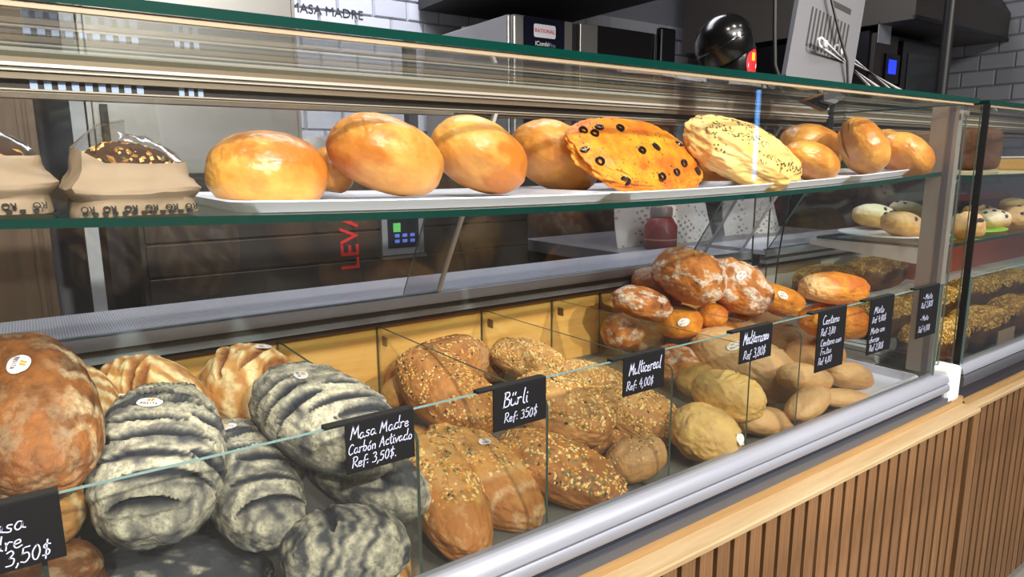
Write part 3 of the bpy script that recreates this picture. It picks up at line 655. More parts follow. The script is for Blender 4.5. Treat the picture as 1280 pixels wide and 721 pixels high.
def loaf(key, kind, label, name, style, res=5, flour=None, bake=None, group=None, **kw):
    x, y, z, l, w, h, yaw, pit, rol = LOAF[key]; seed = sum(ord(c)*(i+3) for i, c in enumerate(key))*.37
    sh = Shape((l, w, h), seed, **kw); D, F = ico(res); P = sh(D); q = sh.q(D); cm, lip = sh.cut(q)
    me = bpy.data.meshes.new(name); me.from_pydata(P.tolist(), [], F.tolist()); me.materials.append(CR[style])
    me.polygons.foreach_set('use_smooth', [True]*len(me.polygons))
    fl = np.clip(flour(q, seed) if flour else np.zeros(len(q)), 0, 1)*(1-cm); bk = np.clip(bake(q, seed) if bake else .2*fbm(q*2.0, 2, seed+4), -1, 1)
    for nm, v in (('flour', np.maximum(fl, lip*.0)), ('cut', cm), ('bake', bk)):
        a = me.attributes.new(nm, 'FLOAT', 'POINT'); a.data.foreach_set('value', np.asarray(v, np.float32))
    o = bpy.data.objects.new(name, me); C.objects.link(o); o.location = (x, y, E+z); o.rotation_euler = (rad(rol), rad(pit), rad(yaw)); o['_o'] = (0, 0, 0)
    tag(o, label, kind, group); return o, sh
def stripes(fr, curve, lo=-.1, hi=.45, top=-.3, amp=.35, ax=0, strength=1):
    def f(q, s):
        ph = q[:, ax]*fr+curve*q[:, 1-ax]**2+amp*fbm(q*2.2, 2, s)
        return strength*sstep(lo, hi, np.sin(2*math.pi*ph)+.35*fbm(q*9, 2, s))*sstep(top-.2, top+.2, q[:, 2])
    return f
def charflour(fr, curve, top=-.4, dens=.74):
    def f(q, s):
        ph = q[:, 0]*fr+curve*q[:, 1]**2+.3*fbm(q*1.7, 2, s)
        fine = .5+.5*np.sin(2*math.pi*(ph*2.3+.3*fbm(q*4, 2, s+2)))
        return np.clip(dens+.30*np.sin(2*math.pi*ph)+.7*(fine-.5)+.6*fbm(q*np.array([7, 1.2, 2]), 3, s+5), 0, 1)*sstep(top-.35, top+.35, q[:, 2])
    return f
def patches(lo=.0, hi=.3, sc=2.6, top=-.4, strength=1.):
    return lambda q, s: strength*sstep(lo, hi, fbm(q*sc, 4, s)+.25*fbm(q*11, 2, s))*sstep(.0, .09, np.abs(fbm(q*3.4, 2, s+9)))*sstep(top-.2, top+.2, q[:, 2])
def dust(v=.3): return lambda q, s: v*sstep(-.3, .5, q[:, 2])+0*q[:, 0]
def baked(side=0, amt=.5): return lambda q, s: amt*sstep(-.2, .8, q[:, side]+.5*fbm(q*2, 2, s))
def slash(n, a=78, ln=.8, wd=.13, u=.62, v=0): return [(-u+2*u*i/(n-1), v, a, ln, wd) for i in range(n)]

g0, g1 = 'striped charcoal loaves', 'plain sourdough loaves'
o, s = loaf('r0', 'bread', 'big round brown sourdough with a white oval sticker, leftmost and topmost of its bin', 'sourdough_loaf', 'brown', 6, flour=lambda q, s: .85*stripes(2.6, .5, .0, .6, -.4, .5)(q, s)*sstep(-.1, -.7, q[:, 1])+.25*patches()(q, s), bake=lambda q, s: .3+.5*fbm(q*2.5, 3, s), group=g1, amp=.04); sticker(s, o, (.157, .08, .984), 160, .0155)
loaf('r0b', 'bread', 'orange-brown sourdough tucked under the big round brown loaf at far left', 'sourdough_loaf', 'tan', 5, flour=stripes(1.6, .6, .2, .7), bake=baked(2, -.2), group=g1)
loaf('r0c', 'bread', 'brown sourdough at the lower left corner, behind the cut-off price sign', 'sourdough_loaf', 'brown', 5, flour=patches(.1, .5, strength=.5), group=g1)
loaf('r0d', 'bread', 'pale striped sourdough mostly hidden right behind the big round brown loaf', 'sourdough_loaf', 'tan', 5, flour=stripes(3, .5), group=g1)
loaf('h7', 'bread', 'sourdough lying at the bottom of the leftmost bin', 'sourdough_loaf', 'brown', 5, group=g1)
loaf('h3', 'bread', 'sourdough under the pile at the back of the leftmost bin', 'sourdough_loaf', 'tan', 5, group=g1)
CH = dict(group=g0, res=6, amp=.045, p=2.3)
o, s = loaf('k1', 'bread', 'large striped charcoal loaf with a sticker near its top, front left of the charcoal bin', 'charcoal_loaf', 'char', flour=charflour(1.5, .45, -.15), cuts=[(-.82, .1, 82, .5, .08), (-.60, -.15, 86, .7, .085), (-.36, .1, 80, .75, .09), (-.12, -.1, 84, .8, .10), (.12, .15, 80, .7, .085), (.36, -.15, 86, .75, .09), (.58, .2, 80, .5, .08), (.78, -.1, 84, .5, .07), (.1, -.82, 70, .3, .13), (-.4, -.8, 75, .3, .12), (.0, .82, 60, .3, .12)], **CH); sticker(s, o, (.30, .05, .95), -100, .0135)
o, s = loaf('k2', 'bread', 'striped charcoal loaf low in front, right of the large stickered charcoal loaf', 'charcoal_loaf', 'char', flour=charflour(1.6, .5, -.2, .62), cuts=[(-.7, 0, 85, .7, .09), (-.42, -.1, 80, .75, .1), (-.1, -.25, 78, .6, .16), (.15, .3, 84, .5, .1), (.38, -.05, 84, .8, .08), (.66, 0, 84, .6, .08)], **CH); sticker(s, o, (.55, .12, .82), -90, .0125)
o, s = loaf('k3', 'bread', 'striped charcoal loaf with a sticker, on top of the pile behind the charcoal price sign', 'charcoal_loaf', 'char', flour=charflour(1.3, -.4, -.2), cuts=[(-.75, .2, 75, .5, .09), (-.5, -.6, 70, .35, .13), (-.27, -.64, 72, .35, .13), (-.02, -.64, 75, .38, .13), (.05, .3, 70, .5, .13), (.3, .0, 72, .8, .1), (.55, .1, 74, .7, .1), (.78, 0, 76, .5, .08), (-.4, .5, 70, .35, .1)], **CH); sticker(s, o, (-.30, -.25, .92), -25, .0135)
loaf('k4', 'bread', 'dark charcoal loaf under the top stickered one, its tip below the charcoal price sign', 'charcoal_loaf', 'char', flour=charflour(1.2, .5, -.1, .35), cuts=[(0, .0, 12, .7, .3), (.5, -.4, 10, .4, .2), (-.5, .3, 20, .5, .25)], **CH)
loaf('k5', 'bread', 'charcoal loaf with pale arcs at the bottom of the pile against the front glass', 'charcoal_loaf', 'char', flour=charflour(1.5, .8, -.5, .45), cuts=[(-.3, .2, 80, .7, .14)], **CH)
loaf('k6', 'bread', 'narrow brownish charcoal loaf standing beside the divider at the bottom', 'charcoal_loaf', 'tan', 5, flour=stripes(2, .4, 0, .6), group=g0)
loaf('k7', 'bread', 'dark shaded charcoal loaf on the bin floor under the two front charcoal loaves', 'charcoal_loaf', 'char', 5, flour=patches(.3, .7), group=g0)
loaf('h1', 'bread', 'charcoal loaf buried in the middle of the charcoal pile', 'charcoal_loaf', 'char', 5, flour=patches(.3, .7), group=g0)
loaf('h2', 'bread', 'charcoal loaf buried under the rear tan loaf with a sticker', 'charcoal_loaf', 'char', 5, flour=patches(.3, .7), group=g0)
TN = dict(flour=stripes(2.4, .35, -.9, 1.0, -.6), group=g1, res=6, amp=.035)
o, s = loaf('t1', 'bread', 'tan loaf with brown scores and sticker, at the back behind the large charcoal loaf', 'sourdough_loaf', 'tan', bake=baked(1, .45), cuts=[(-.3, -.5, 30, .5, .1), (.2, -.1, 35, .7, .09), (-.1, .4, 30, .6, .1), (.5, .3, 30, .4, .1)], **TN); sticker(s, o, (-.644, -.266, .717), -60, .016)
o, s = loaf('t2', 'bread', 'rounded tan loaf with a sticker on top, at the back beside the wooden panel', 'sourdough_loaf', 'tan', cuts=[(-.5, .1, 60, .55, .1), (0, -.3, 30, .5, .12), (.3, .2, 28, .6, .1), (-.1, .5, 30, .4, .1), (.2, -.7, 30, .4, .12)], **TN); sticker(s, o, (.26, -.1, .96), 20, .014)

g2 = 'seeded golden loaves'
o, s = loaf('b1', 'bread', 'arched brown seeded loaf at the very back of its bin, touching the wood', 'seeded_loaf', 'burlid', 6, flour=lambda q, s: .6*sstep(.2, .8, q[:, 0])*sstep(.3, -.4, q[:, 1]), bend=.12, group=g2, amp=.04); flakes(s, o, FLAKE, 420, .0030, (2, 4, 3, .3, .8), .45, 1)
o, s = loaf('b2', 'bread', 'golden loaf speckled with seeds and a pale sticker, in front of the arched brown one', 'seeded_loaf', 'burlid', 6, group=g2, amp=.05); flakes(s, o, FLAKE, 1300, .0026, (2, 3, 4, .3, .7), .05, 2)
loaf('b2b', 'bread', 'small golden loaf end peeking out left of the arched brown seeded loaf', 'seeded_loaf', 'burli', 5, group=g2)
o, s = loaf('b3', 'bread', 'little reddish loaf end in the far right corner of the golden seeded bin', 'seeded_loaf', 'burlid', 5, group=g2); flakes(s, o, FLAKE, 120, .0022, (1, 3, 2, .2, 2), .1, 3)
o, s = loaf('b4', 'bread', 'golden loaf with its round brown end toward the glass, front left of its bin', 'seeded_loaf', 'burli', 6, flour=patches(.1, .5, 3, strength=.5), bake=baked(0, .75), group=g2, amp=.05); flakes(s, o, FLAKE, 750, .0032, (3, 3, 4, .5, .5), .35, 4, um=lambda q: q[:, 0] < .5)
o, s = loaf('b5', 'bread', 'long golden loaf with a floury white sticker spot, pointing toward the front rail', 'seeded_loaf', 'burli', 6, flour=lambda q, s: .8*stripes(3.5, .3, .2, .9)(q, s)*sstep(.1, .5, q[:, 0]), bake=baked(0, .4), group=g2, amp=.04, point=.12); flakes(s, o, FLAKE, 750, .0030, (4, 3, 4, .5, .3), .4, 5, um=lambda q: q[:, 0] < .35); sticker(s, o, (-.12, .1, .98), 90, .012)
loaf('h4', 'bread', 'seeded loaf buried under the golden pile', 'seeded_loaf', 'burli', 5, group=g2)
g3 = 'oat topped grain loaves'
GW = (5, 2, 4, .6, .3)
o, s = loaf('m1', 'bread', 'oat covered loaf standing alone at the back of the grain bin', 'grain_loaf', 'multi', 6, group=g3, amp=.05, bake=baked(0, -.2)); flakes(s, o, FLAKE, 1500, .0028, GW, -.1, 11)
o, s = loaf('m2', 'bread', 'pale oat topped loaf at the back right, against the next divider', 'grain_loaf', 'multi', 6, group=g3, amp=.05); flakes(s, o, FLAKE, 1200, .0028, GW, .0, 12)
o, s = loaf('m3', 'bread', 'largest oat topped loaf, in the middle of the grain bin beside the divider', 'grain_loaf', 'multi', 6, group=g3, amp=.05, bake=baked(0, .3)); flakes(s, o, FLAKE, 1300, .003, GW, .15, 13)
o, s = loaf('m4', 'bread', 'oat topped loaf right below the grain price sign, its round end forward', 'grain_loaf', 'multi', 6, group=g3, amp=.05, bake=baked(0, .25)); flakes(s, o, FLAKE, 1200, .0028, GW, .1, 14)
o, s = loaf('m5', 'bread', 'long brown loaf with green pumpkin seeds, lowest at the front of the grain bin', 'grain_loaf', 'burlid', 6, group=g3, amp=.05, bake=baked(0, .3), point=.1); flakes(s, o, FLAKE, 800, .0031, (3, 3, 3, 2.2, .5), .25, 15)
o, s = loaf('m6', 'bread', 'reddish brown loaf squeezed under the largest oat topped loaf', 'grain_loaf', 'burlid', 5, group=g3, amp=.06, bake=baked(0, .4)); flakes(s, o, FLAKE, 150, .0024, GW, .3, 16)
o, s = loaf('m7', 'bread', 'small floury grain loaf at the bottom right of its bin, by the divider', 'grain_loaf', 'multi', 5, group=g3, amp=.05, flour=dust(.4)); flakes(s, o, FLAKE, 130, .0023, GW, .4, 17)
g4 = 'smooth pale loaves'
loaf('e1', 'bread', 'pale yellow loaf with soft diagonal ridges, on top at the front of its bin', 'pale_loaf', 'medy', 6, flour=dust(.35), group=g4, amp=.06, cuts=[(-.1, 0, 75, .6, .12), (.35, .1, 72, .6, .1)])
o, s = loaf('e2', 'bread', 'plump pale yellow loaf with a white paper scrap end, lowest against the front glass', 'pale_loaf', 'medy', 6, flour=dust(.35), group=g4, amp=.06)
m = MB(); _c, _n = s.normal(np.array((.765, -.30, .57))); _t = np.cross(_n, [0, 0, 1]); _t /= np.linalg.norm(_t); _b = np.cross(_n, _t)
for i_ in range(5):
    for j_ in range(5): m.v.append(tuple(_c+_t*(i_-2)*.0036+_b*(j_-2)*.0046+_n*(.0035+.0022*math.sin(i_*2.1+j_*1.3))))
m.f = [(j_+5*i_, j_+5*i_+1, j_+5*i_+6, j_+5*i_+5) for i_ in range(4) for j_ in range(4)]; m.m = [0]*16; m.build('paper_scrap', STK, o, (0, 0, 0), True)
o, s = loaf('e3', 'bread', 'long smooth tan loaf with a white sticker, behind the two small yellow ones', 'pale_loaf', 'med', 6, flour=dust(.5), group=g4, amp=.035, point=.08, cuts=[(.35, .1, 65, .55, .05)]); sticker(s, o, (-.195, -.669, .717), 60, .017)
loaf('e4', 'bread', 'long smooth tan loaf farthest back, running under the two tall price signs', 'pale_loaf', 'med', 6, flour=dust(.5), group=g4, amp=.035, point=.08, cuts=[(.3, .0, 60, .5, .05)])
loaf('e5', 'bread', 'flattish reddish tan loaf end low behind the plump yellow loaf', 'pale_loaf', 'med', 5, flour=dust(.3), bake=baked(0, .4), group=g4)
loaf('e6', 'bread', 'pale loaf end at the left edge of its bin behind the glass divider', 'pale_loaf', 'medy', 5, group=g4)
loaf('e7', 'bread', 'small tan loaf on the bin floor below the tall two-product price sign', 'pale_loaf', 'med', 5, flour=dust(.4), group=g4, bake=baked(0, .3))
loaf('e8', 'bread', 'tan loaf lying right of the tall two-product sign, on the bin floor', 'pale_loaf', 'med', 5, flour=dust(.4), group=g4, bake=baked(0, .3))
loaf('e9', 'bread', 'slim tan loaf closest to the front rail at the right of the pale loaves', 'pale_loaf', 'med', 5, flour=dust(.4), group=g4, bake=baked(0, .3))
loaf('e10', 'bread', 'tan loaf just left of and behind the lower part of the tall two-product sign', 'pale_loaf', 'med', 5, flour=dust(.4), group=g4)
g5 = 'dark floury rye loaves'
RY = dict(group=g5, amp=.06)
loaf('y1', 'bread', 'flat dark loaf with a white floury end, low on the left of the rye pile', 'rye_loaf', 'rye', 5, flour=patches(.05, .3, 2.4), bake=baked(2, .3), **RY)
loaf('y2', 'bread', 'greyish floury loaf wedged left behind the big cracked loaf', 'rye_loaf', 'rye', 5, flour=dust(.6), bake=baked(2, .5), **RY)
loaf('y3', 'bread', 'big cracked round loaf with orange crust, top left of the rye pile', 'rye_loaf', 'rye', 6, flour=patches(.05, .3, 2.2, -.7), cuts=[(.1, .35, 40, .8, .3), (.45, -.1, 70, .6, .18), (-.4, -.3, 60, .5, .12)], **RY)
o, s = loaf('y4', 'bread', 'large white floured loaf with a sticker, right of the cracked round one', 'rye_loaf', 'rye', 6, flour=patches(-.25, .1, 2.4, -.8), cuts=[(.1, .3, 20, .7, .2), (-.4, -.1, 60, .5, .12)], **RY); sticker(s, o, (-.23, -.808, .542), 70, .015)
o, s = loaf('y5', 'bread', 'bright orange loaf with a sticker, right end of the rye pile', 'rye_loaf', 'orange', 6, **RY); sticker(s, o, (-.308, -.878, .368), -5, .018)
o, s = loaf('y6', 'bread', 'small orange loaf end with a round sticker facing out of the pile', 'rye_loaf', 'orange', 5, **RY); sticker(s, o, (-.6, -.70, .38), 0, .014)
loaf('y7', 'bread', 'brown floury loaf at the bottom left of the rye pile behind glass', 'rye_loaf', 'rye', 5, flour=patches(.0, .3), **RY)
loaf('y8', 'bread', 'speckled brown loaf at the bottom of the rye pile beside the small orange end', 'rye_loaf', 'rye', 5, flour=patches(-.1, .3), **RY)
loaf('y9', 'bread', 'small brown loaf under the white floured loaf', 'rye_loaf', 'orange', 5, bake=baked(2, .4), **RY)
loaf('h5', 'bread', 'dark loaf buried below the white floured loaf', 'rye_loaf', 'rye', 5, flour=patches(.1, .4), **RY); loaf('h9', 'bread', 'dark loaf buried below the flat loaf with the floury end', 'rye_loaf', 'rye', 5, flour=patches(.1, .4), **RY)
g6 = 'glossy orange loaves'
loaf('c1', 'bread', 'glossy orange loaf with floury left end, upper one of two behind the tall sign', 'orange_loaf', 'orange', 6, flour=lambda q, s: .8*sstep(-.3, -.8, q[:, 0]+.3*fbm(q*2, 2, s)), bake=baked(2, .35), group=g6, amp=.05)
loaf('c2', 'bread', 'orange loaf right below the glossy upper one, half hidden by the tall sign', 'orange_loaf', 'orange', 6, bake=baked(0, .4), group=g6, amp=.05)
loaf('h8', 'bread', 'brown loaf at the bottom of the orange pile', 'orange_loaf', 'med', 5, group=g6)

# ------------------------------------------------------------------ upper shelf: trays, bags, buns and flat breads
def tray(xa, xb, ya, yb, label, n=20):
    r = .02; outline = []
    for (cx, cy, a0) in ((xb-r, yb-r, 0), (xa+r, yb-r, 90), (xa+r, ya+r, 180), (xb-r, ya+r, 270)):
        outline += [(cx+r*math.cos(rad(a0+15*k)), cy+r*math.sin(rad(a0+15*k))) for k in range(7)]
    def dense(pts):
        out = []
        for i, p in enumerate(pts):
            q = pts[(i+1) % len(pts)]; d = math.hypot(q[0]-p[0], q[1]-p[1]); k = max(1, int(d/.03)); out += [(p[0]+(q[0]-p[0])*j/k, p[1]+(q[1]-p[1])*j/k) for j in range(k)]
        return out
    out = dense(outline); cx, cy = (xa+xb)/2, (ya+yb)/2; m = MB(); N = len(out)
    def inset(d): return [(x-math.copysign(min(d, abs(x-cx)), x-cx), y-math.copysign(min(d, abs(y-cy)), y-cy)) for x, y in out]
    rings = [(inset(.010), .0005), (out, .011), (inset(.003), .0125), (inset(.012), .0055), (inset(.04), .005)]
    for pts, z in rings: m.v += [(x, y, E+bow(x)+.0085+z) for x, y in pts]
    for k in range(len(rings)-1): m.f += [(k*N+i, k*N+(i+1) % N, (k+1)*N+(i+1) % N, (k+1)*N+i) for i in range(N)]
    for k in (0, len(rings)-1): m.f.append(tuple(range(k*N, k*N+N)))
    m.m = [0]*len(m.f); o = m.build('serving_tray', TRAY_M, None, (cx, cy, E+bow(cx)+.0085), True); return tag(o, label, 'tray', 'white serving trays on the glass shelf')
tray(.155, .655, .672, .95, 'long white tray under the round golden buns, leftmost of the shelf')
tray(.662, 1.03, .672, .95, 'white tray under the olive flatbread and the herb flatbread')
tray(1.04, 1.27, .672, .95, 'white tray under the orange brown buns with dark stripes')
tray(1.28, 1.50, .672, .93, 'white tray under the three buns at the right end of the shelf')
gu = 'golden buns on the glass shelf'
BU = dict(res=6, group=gu, amp=.035, fine=.008, p=2.15)
WR = [(.2, -.1, 20, .5, .03), (-.1, .2, 60, .4, .03)]
loaf('u1', 'bun', 'domed golden bun nearest the paper bags on the white tray', 'golden_bun', 'bunb', bake=lambda q, s: .5*sstep(.1, .8, q[:, 2]+.8*fbm(q*2, 3, s))+.4*sstep(.3, .9, q[:, 0])-.25*sstep(0, -.5, q[:, 2]), base=.55, wrinkle=.012, **BU)
loaf('u1b', 'bun', 'small golden bun half hidden behind the two leftmost big buns', 'golden_bun', 'bunb', bake=baked(2, .3), base=.7, **{**BU, 'res': 5})
loaf('u2', 'bun', 'largest wrinkled pale golden bun, leaning, second from the paper bags', 'golden_bun', 'bun', bake=lambda q, s: .55*sstep(.1, .8, -q[:, 0]+.6*fbm(q*2, 2, s)), dimple=.008, wrinkle=.022, **BU)
loaf('u3', 'bun', 'golden bun with a shiny brown lower half, third from the paper bags', 'golden_bun', 'bun', bake=lambda q, s: .8*sstep(-.1, .7, q[:, 0]-.3*q[:, 1]+.5*fbm(q*2, 2, s)), **BU)
loaf('u4', 'bun', 'smooth matt golden bun just left of the olive flatbread', 'golden_bun', 'bun', bake=lambda q, s: .4*sstep(.2, .9, -q[:, 0]+.4*fbm(q*2, 2, s))+.3*sstep(.2, .7, q[:, 0]), **BU)
o, s = loaf('u5', 'flatbread', 'bright orange flatbread with black olive rings, propped up facing the shop', 'olive_flatbread', 'foc', 6, amp=.085, freq=2.0, fine=.035, p=2.3, flat=1.0, dimple=.035)
def olive(sh, parent, d, r):
    p, n = sh.normal(np.array(d)); R = Vector(n).to_track_quat('Z', 'Y').to_matrix(); m = MB(); N = 14
    for k in range(N):
        a = 2*math.pi*k/N
        for j in range(6):
            b = 2*math.pi*j/6; rr = r*(1+.42*math.cos(b)); m.v.append(tuple(Vector(p)+R @ Vector((rr*math.cos(a), rr*math.sin(a)*.85, r*.4*math.sin(b)+.001))))
    m.f = [(k*6+j, ((k+1) % N)*6+j, ((k+1) % N)*6+(j+1) % 6, k*6+(j+1) % 6) for k in range(N) for j in range(6)]; m.m = [0]*len(m.f)
    m.build('olive_ring', OLIVE, parent, (0, 0, 0), True)
for (u, v) in ((-.665,.355),(-.406,.361),(-.499,.222),(-.086,-.081),(.095,.017),(-.638,-.311),(-.446,-.673),(.311,-.222),(.206,-.408),(-.791,-.081),(-.166,.30),(.5,.2),(.55,-.35),(0,-.5)): olive(s, o, (u, v, 0.6*math.sqrt(max(.05, 1-u*u-v*v))), .0062)
flakes(s, o, [HERB, OLIVE, plain('tomato_bit', (196, 62, 16), .5)], 260, .0016, (2, 1, 2), .1, 31, 'toppings')
o, s = loaf('u6', 'flatbread', 'orange flatbread lying behind the olive flatbread and the herb flatbread', 'tomato_flatbread', 'foc', 6, amp=.06, fine=.02, bake=lambda q, s: -.5*sstep(.1, -.3, q[:, 2])+0*q[:, 0]); flakes(s, o, [HERB, OLIVE], 90, .0022, (1, 1), .2, 32, 'toppings')
o, s = loaf('u7', 'flatbread', 'pale flatbread sprinkled with dark herbs, leaning in front of the shelf buns', 'herb_flatbread', 'herb', 6, amp=.10, freq=1.8, fine=.025, p=2.3, dimple=.035, flat=1.0); flakes(s, o, [HERB, plain('pale_herb', (120, 104, 44), .7)], 700, .0022, (3, 2), .3, 33, 'herbs', um=lambda q: (fbm(q*2.2, 2, 4.4) > .0))
STR = [(-.15, .0, 80, .8, .03), (.15, .0, 80, .8, .03)]
loaf('u8', 'bun', 'round orange brown bun behind, upper of the pair right of the herb flatbread', 'golden_bun', 'bunb', bake=baked(2, .3), **{**BU, 'res': 5})
loaf('u9', 'bun', 'orange brown bun in front, lower of the pair right of the herb flatbread', 'golden_bun', 'bunb', bake=baked(2, .35), base=.8, wrinkle=.01, **BU)
loaf('u10', 'bun', 'tall scored golden bun standing on edge, second from the right end of the shelf', 'golden_bun', 'bunb', bake=baked(2, .2), cuts=[(-.3, 0, 60, .7, .04), (.2, 0, 60, .7, .04)], **BU)
loaf('u11', 'bun', 'golden bun at the right end of the glass shelf beside the metal post', 'golden_bun', 'bunb', bake=baked(0, .3), cuts=[(0, 0, 75, .7, .035), (.3, 0, 40, .5, .03)], **BU)
loaf('u12', 'bun', 'small bun peeking out between the two rightmost shelf buns', 'golden_bun', 'bunb', bake=baked(0, .3), **{**BU, 'res': 5})
gv = 'raisin rolls on the lower shelf of the second case'
VL = {'v1': 'white floured raisin roll at the left of its plate, nearest the black cord', 'v2': 'floured raisin roll farthest back on the left plate', 'v3': 'darker raisin roll lying in front on the left plate',
      'v4': 'raisin roll just right of the black glass seam', 'v5': 'floured raisin roll in the middle right of the seam', 'v6': 'raisin roll at the right edge of the picture, in front', 'v7': 'raisin roll behind the others right of the seam', 'v8': 'raisin roll farthest right and behind'}
for k in VL:
    x, y, z, l, w, h, a, b, c = LOAF[k]; f_ = 1.0
    if k in ('v4', 'v5', 'v6', 'v7', 'v8'): LOAF[k] = (x, y, max(z, -.197+h*.8), l, w, h, a, 0 if k in ('v5', 'v6') else b, c)
    o, s = loaf(k, 'roll', VL[k], 'raisin_roll', 'roll', 5, flour=(dust(.95) if k in ('v1', 'v2', 'v5') else dust(.3)), bake=baked(2, .1 if k in ('v1', 'v2', 'v5') else .5), group=gv)
    r = random.Random(k)
    for i in range(6):
        a = r.uniform(0, 6.28); rr = r.uniform(.2, .95); d = np.array([rr*math.cos(a), rr*math.sin(a)-.25, .55]); p, n = s.normal(d)
        m = MB(); m.lathe([(0, -.004), (.0045, -.002), (.006, .0005), (.004, .003), (0, .004)], p, 8, 0, Vector(n).to_track_quat('Z', 'Y').to_matrix()); m.build('raisin', RAISIN, o, (0, 0, 0), True)

def paper_bag(x0, x1, y0, y1, zb, h, seed, label, marks):
    """folded paper bag lying on the shelf: printed lower band, creased shoulder, clear window on top"""
    paper = MATS.get('kraft_paper')
    t = thing('paper_bag', ((x0+x1)/2, (y0+y1)/2, E+zb), label, 'paper bag', 'window paper bags on the glass shelf')
    W, Dp = x1-x0, y1-y0; rows = [(-.02, .0, 0), (.0, .0, .004), (.03, -.01, .30), (.07, -.005, .42), (.03, .0, .50), (.06, .06, .72), (.085, .16, .98)]
    N = 40; out = []
    for (ins, yin, z) in rows:
        ring = []
        for k in range(N):
            a = 2*math.pi*k/N; c, s_ = math.cos(a), math.sin(a); n = 5 if z < .6 else 4
            r = (abs(c)**n+abs(s_)**n)**(-1/n); ring.append(((x0+x1)/2+c*r*W/2*(1-ins*1.2+(.14 if .4 < z < .6 else 0)), (y0+y1)/2+s_*r*Dp/2*(1-yin*1.4+(.08 if .4 < z < .6 else 0)), zb+h*z))
        out.append(ring)
    # refine rings
    fine = []
    for a, b in zip(out, out[1:]):
        for k in range(4): fine.append([tuple(p+(q-p)*k/4 for p, q in zip(u, v)) for u, v in zip(a, b)])
    fine.append(out[-1]); A_ = np.array(fine).reshape(-1, 3)
    d = .0028*fbm(A_*np.array([38, 38, 60]), 2, seed)+.0016*np.abs(pnoise(A_*80+seed)); A_[:, 1] += d*np.sign(A_[:, 1]-(y0+y1)/2); A_[:, 0] += .7*d*np.sign(A_[:, 0]-(x0+x1)/2); A_[:, 2] += .8*d*(A_[:, 2] > zb+.01); A_[:, 2] = np.maximum(A_[:, 2], zb+.0005)
    pk = np.clip((x0+.30*W-A_[:, 0])/(.30*W), 0, 1)*np.clip((A_[:, 2]-zb-h*.5)/(h*.5), 0, 1); A_[:, 2] += .016*pk
    M = len(fine); m = MB(); m.v = [(x, y, E+z) for x, y, z in A_]; m.f = [(k*N+i, k*N+(i+1) % N, (k+1)*N+(i+1) % N, (k+1)*N+i) for k in range(M-1) for i in range(N)]+[tuple(range(N))]; m.m = [0]*len(m.f)
    b = m.build('bag_body', paper, t, smooth=True)
    top = A_[-N:]; c = top.mean(0); m = MB(); R = 6
    for k in range(R+1):
        f = 1-k/R; m.v += [(c[0]+(p[0]-c[0])*f, c[1]+(p[1]-c[1])*f, E+p[2]+.026*(1-f*f)+.0012*math.sin(9*p[0]*90*f)) for p in top]
    m.f = [(k*N+i, k*N+(i+1) % N, (k+1)*N+(i+1) % N, (k+1)*N+i) for k in range(R) for i in range(N)]; m.m = [0]*len(m.f); m.build('window_film', FILM, t, smooth=True)
    yf = y0-.0035
    for k in range(marks):                                             # repeated printed mark, upside down
        x = x0+W*(.1+.8*k/(marks-1)) if marks > 1 else (x0+x1)/2
        Mx = Matrix.Translation((x, yf, E+zb+.16*h)) @ Matrix.Rotation(rad(180), 4, 'Y') @ Matrix.Rotation(rad(90), 4, 'X')
        disc_text('RO', .0074, BLACK, 'bag_print', t, Mx, .0012)
    m = MB(); r = random.Random(seed)
    for k in range(marks*2): x = x0+W*(.06+.88*k/(marks*2)); m.box(x, x+.004, yf-.0004, yf+.004, E+zb+.002, E+zb+.0045)
    m.build('bag_print_row', BLACK, t)
    return t, c
m_, nt_, b_ = newmat('kraft_paper'); co_ = coords(nt_); n_ = noise(nt_, co_, 30, 4, .6)
nt_.links.new(mix(nt_, n_, lin((164, 142, 116)), lin((142, 120, 96))), b_.inputs['Base Color']); b_.inputs['Roughness'].default_value = .7; bump(nt_, b_, n_, .35, .004)
def bag_loaf(x, y, z, l, w, h, seed, label):
    LOAF['bag'] = (x, y, z, l, w, h, 0, 8, 0)
    o, s = loaf('bag', 'bread', label, 'bagged_loaf', 'slab', 5, group='loaves inside the paper bags'); flakes(s, o, FLAKE, 160, .003, (3, 3, 2, .5, 2), .1, seed)
zb = bow(.08)+.0085
paper_bag(.030, .130, .672, .775, zb, .046, 3, 'brown paper bag with clear window beside the leftmost shelf bun', 6); bag_loaf(.082, .735, zb+.040, .040, .030, .0235, 3, 'seeded brown loaf showing through the window of the fully visible paper bag')
zb = bow(-.04)+.0085
paper_bag(-.085, .018, .680, .775, zb, .048, 5, 'brown paper bag cut off by the left edge of the picture', 5); bag_loaf(-.035, .735, zb+.040, .040, .030, .0245, 4, 'brown loaf in the paper bag at the left edge of the picture')

# ------------------------------------------------------------------ price signs on the low front glass
def price_sign(x0, w, h, lines, label, seed, clip=.02):
    t = thing('price_sign', (x0+w/2, .62, E-.2575), label, 'price sign', 'black hand lettered price signs')
    zt = E-.2555; MB().box(x0, x0+w, .6145, .6163, zt-h, zt).build('card', SIGN_M, t)
    MB().box(x0-clip, x0+w, .6145, .626, zt, zt+.0016).build('clip', BLACK, t)
    MB().box(x0-clip, x0+w, .6242, .626, zt-.005, zt).build('clip_back', BLACK, t)
    V, F = handwriting([(tx, x0+lx*w, zt-h*ly, sz, mw*w) for tx, lx, ly, sz, mw in lines], random.Random(seed))
    m = MB(); m.add([(a, .6140, b) for a, b in V], F); m.build('handwriting', CHALK, t); return t
price_sign(-.083, .077, .0545, [('Masa', .30, .40, .0125, .55), ('Madre', .18, .66, .0125, .66), ('Ref', .05, .93, .010, .24), ('3,50$', .48, .91, .0125, .44)], 'black price sign at the lower left, cut off by the picture edge', 1, .0)
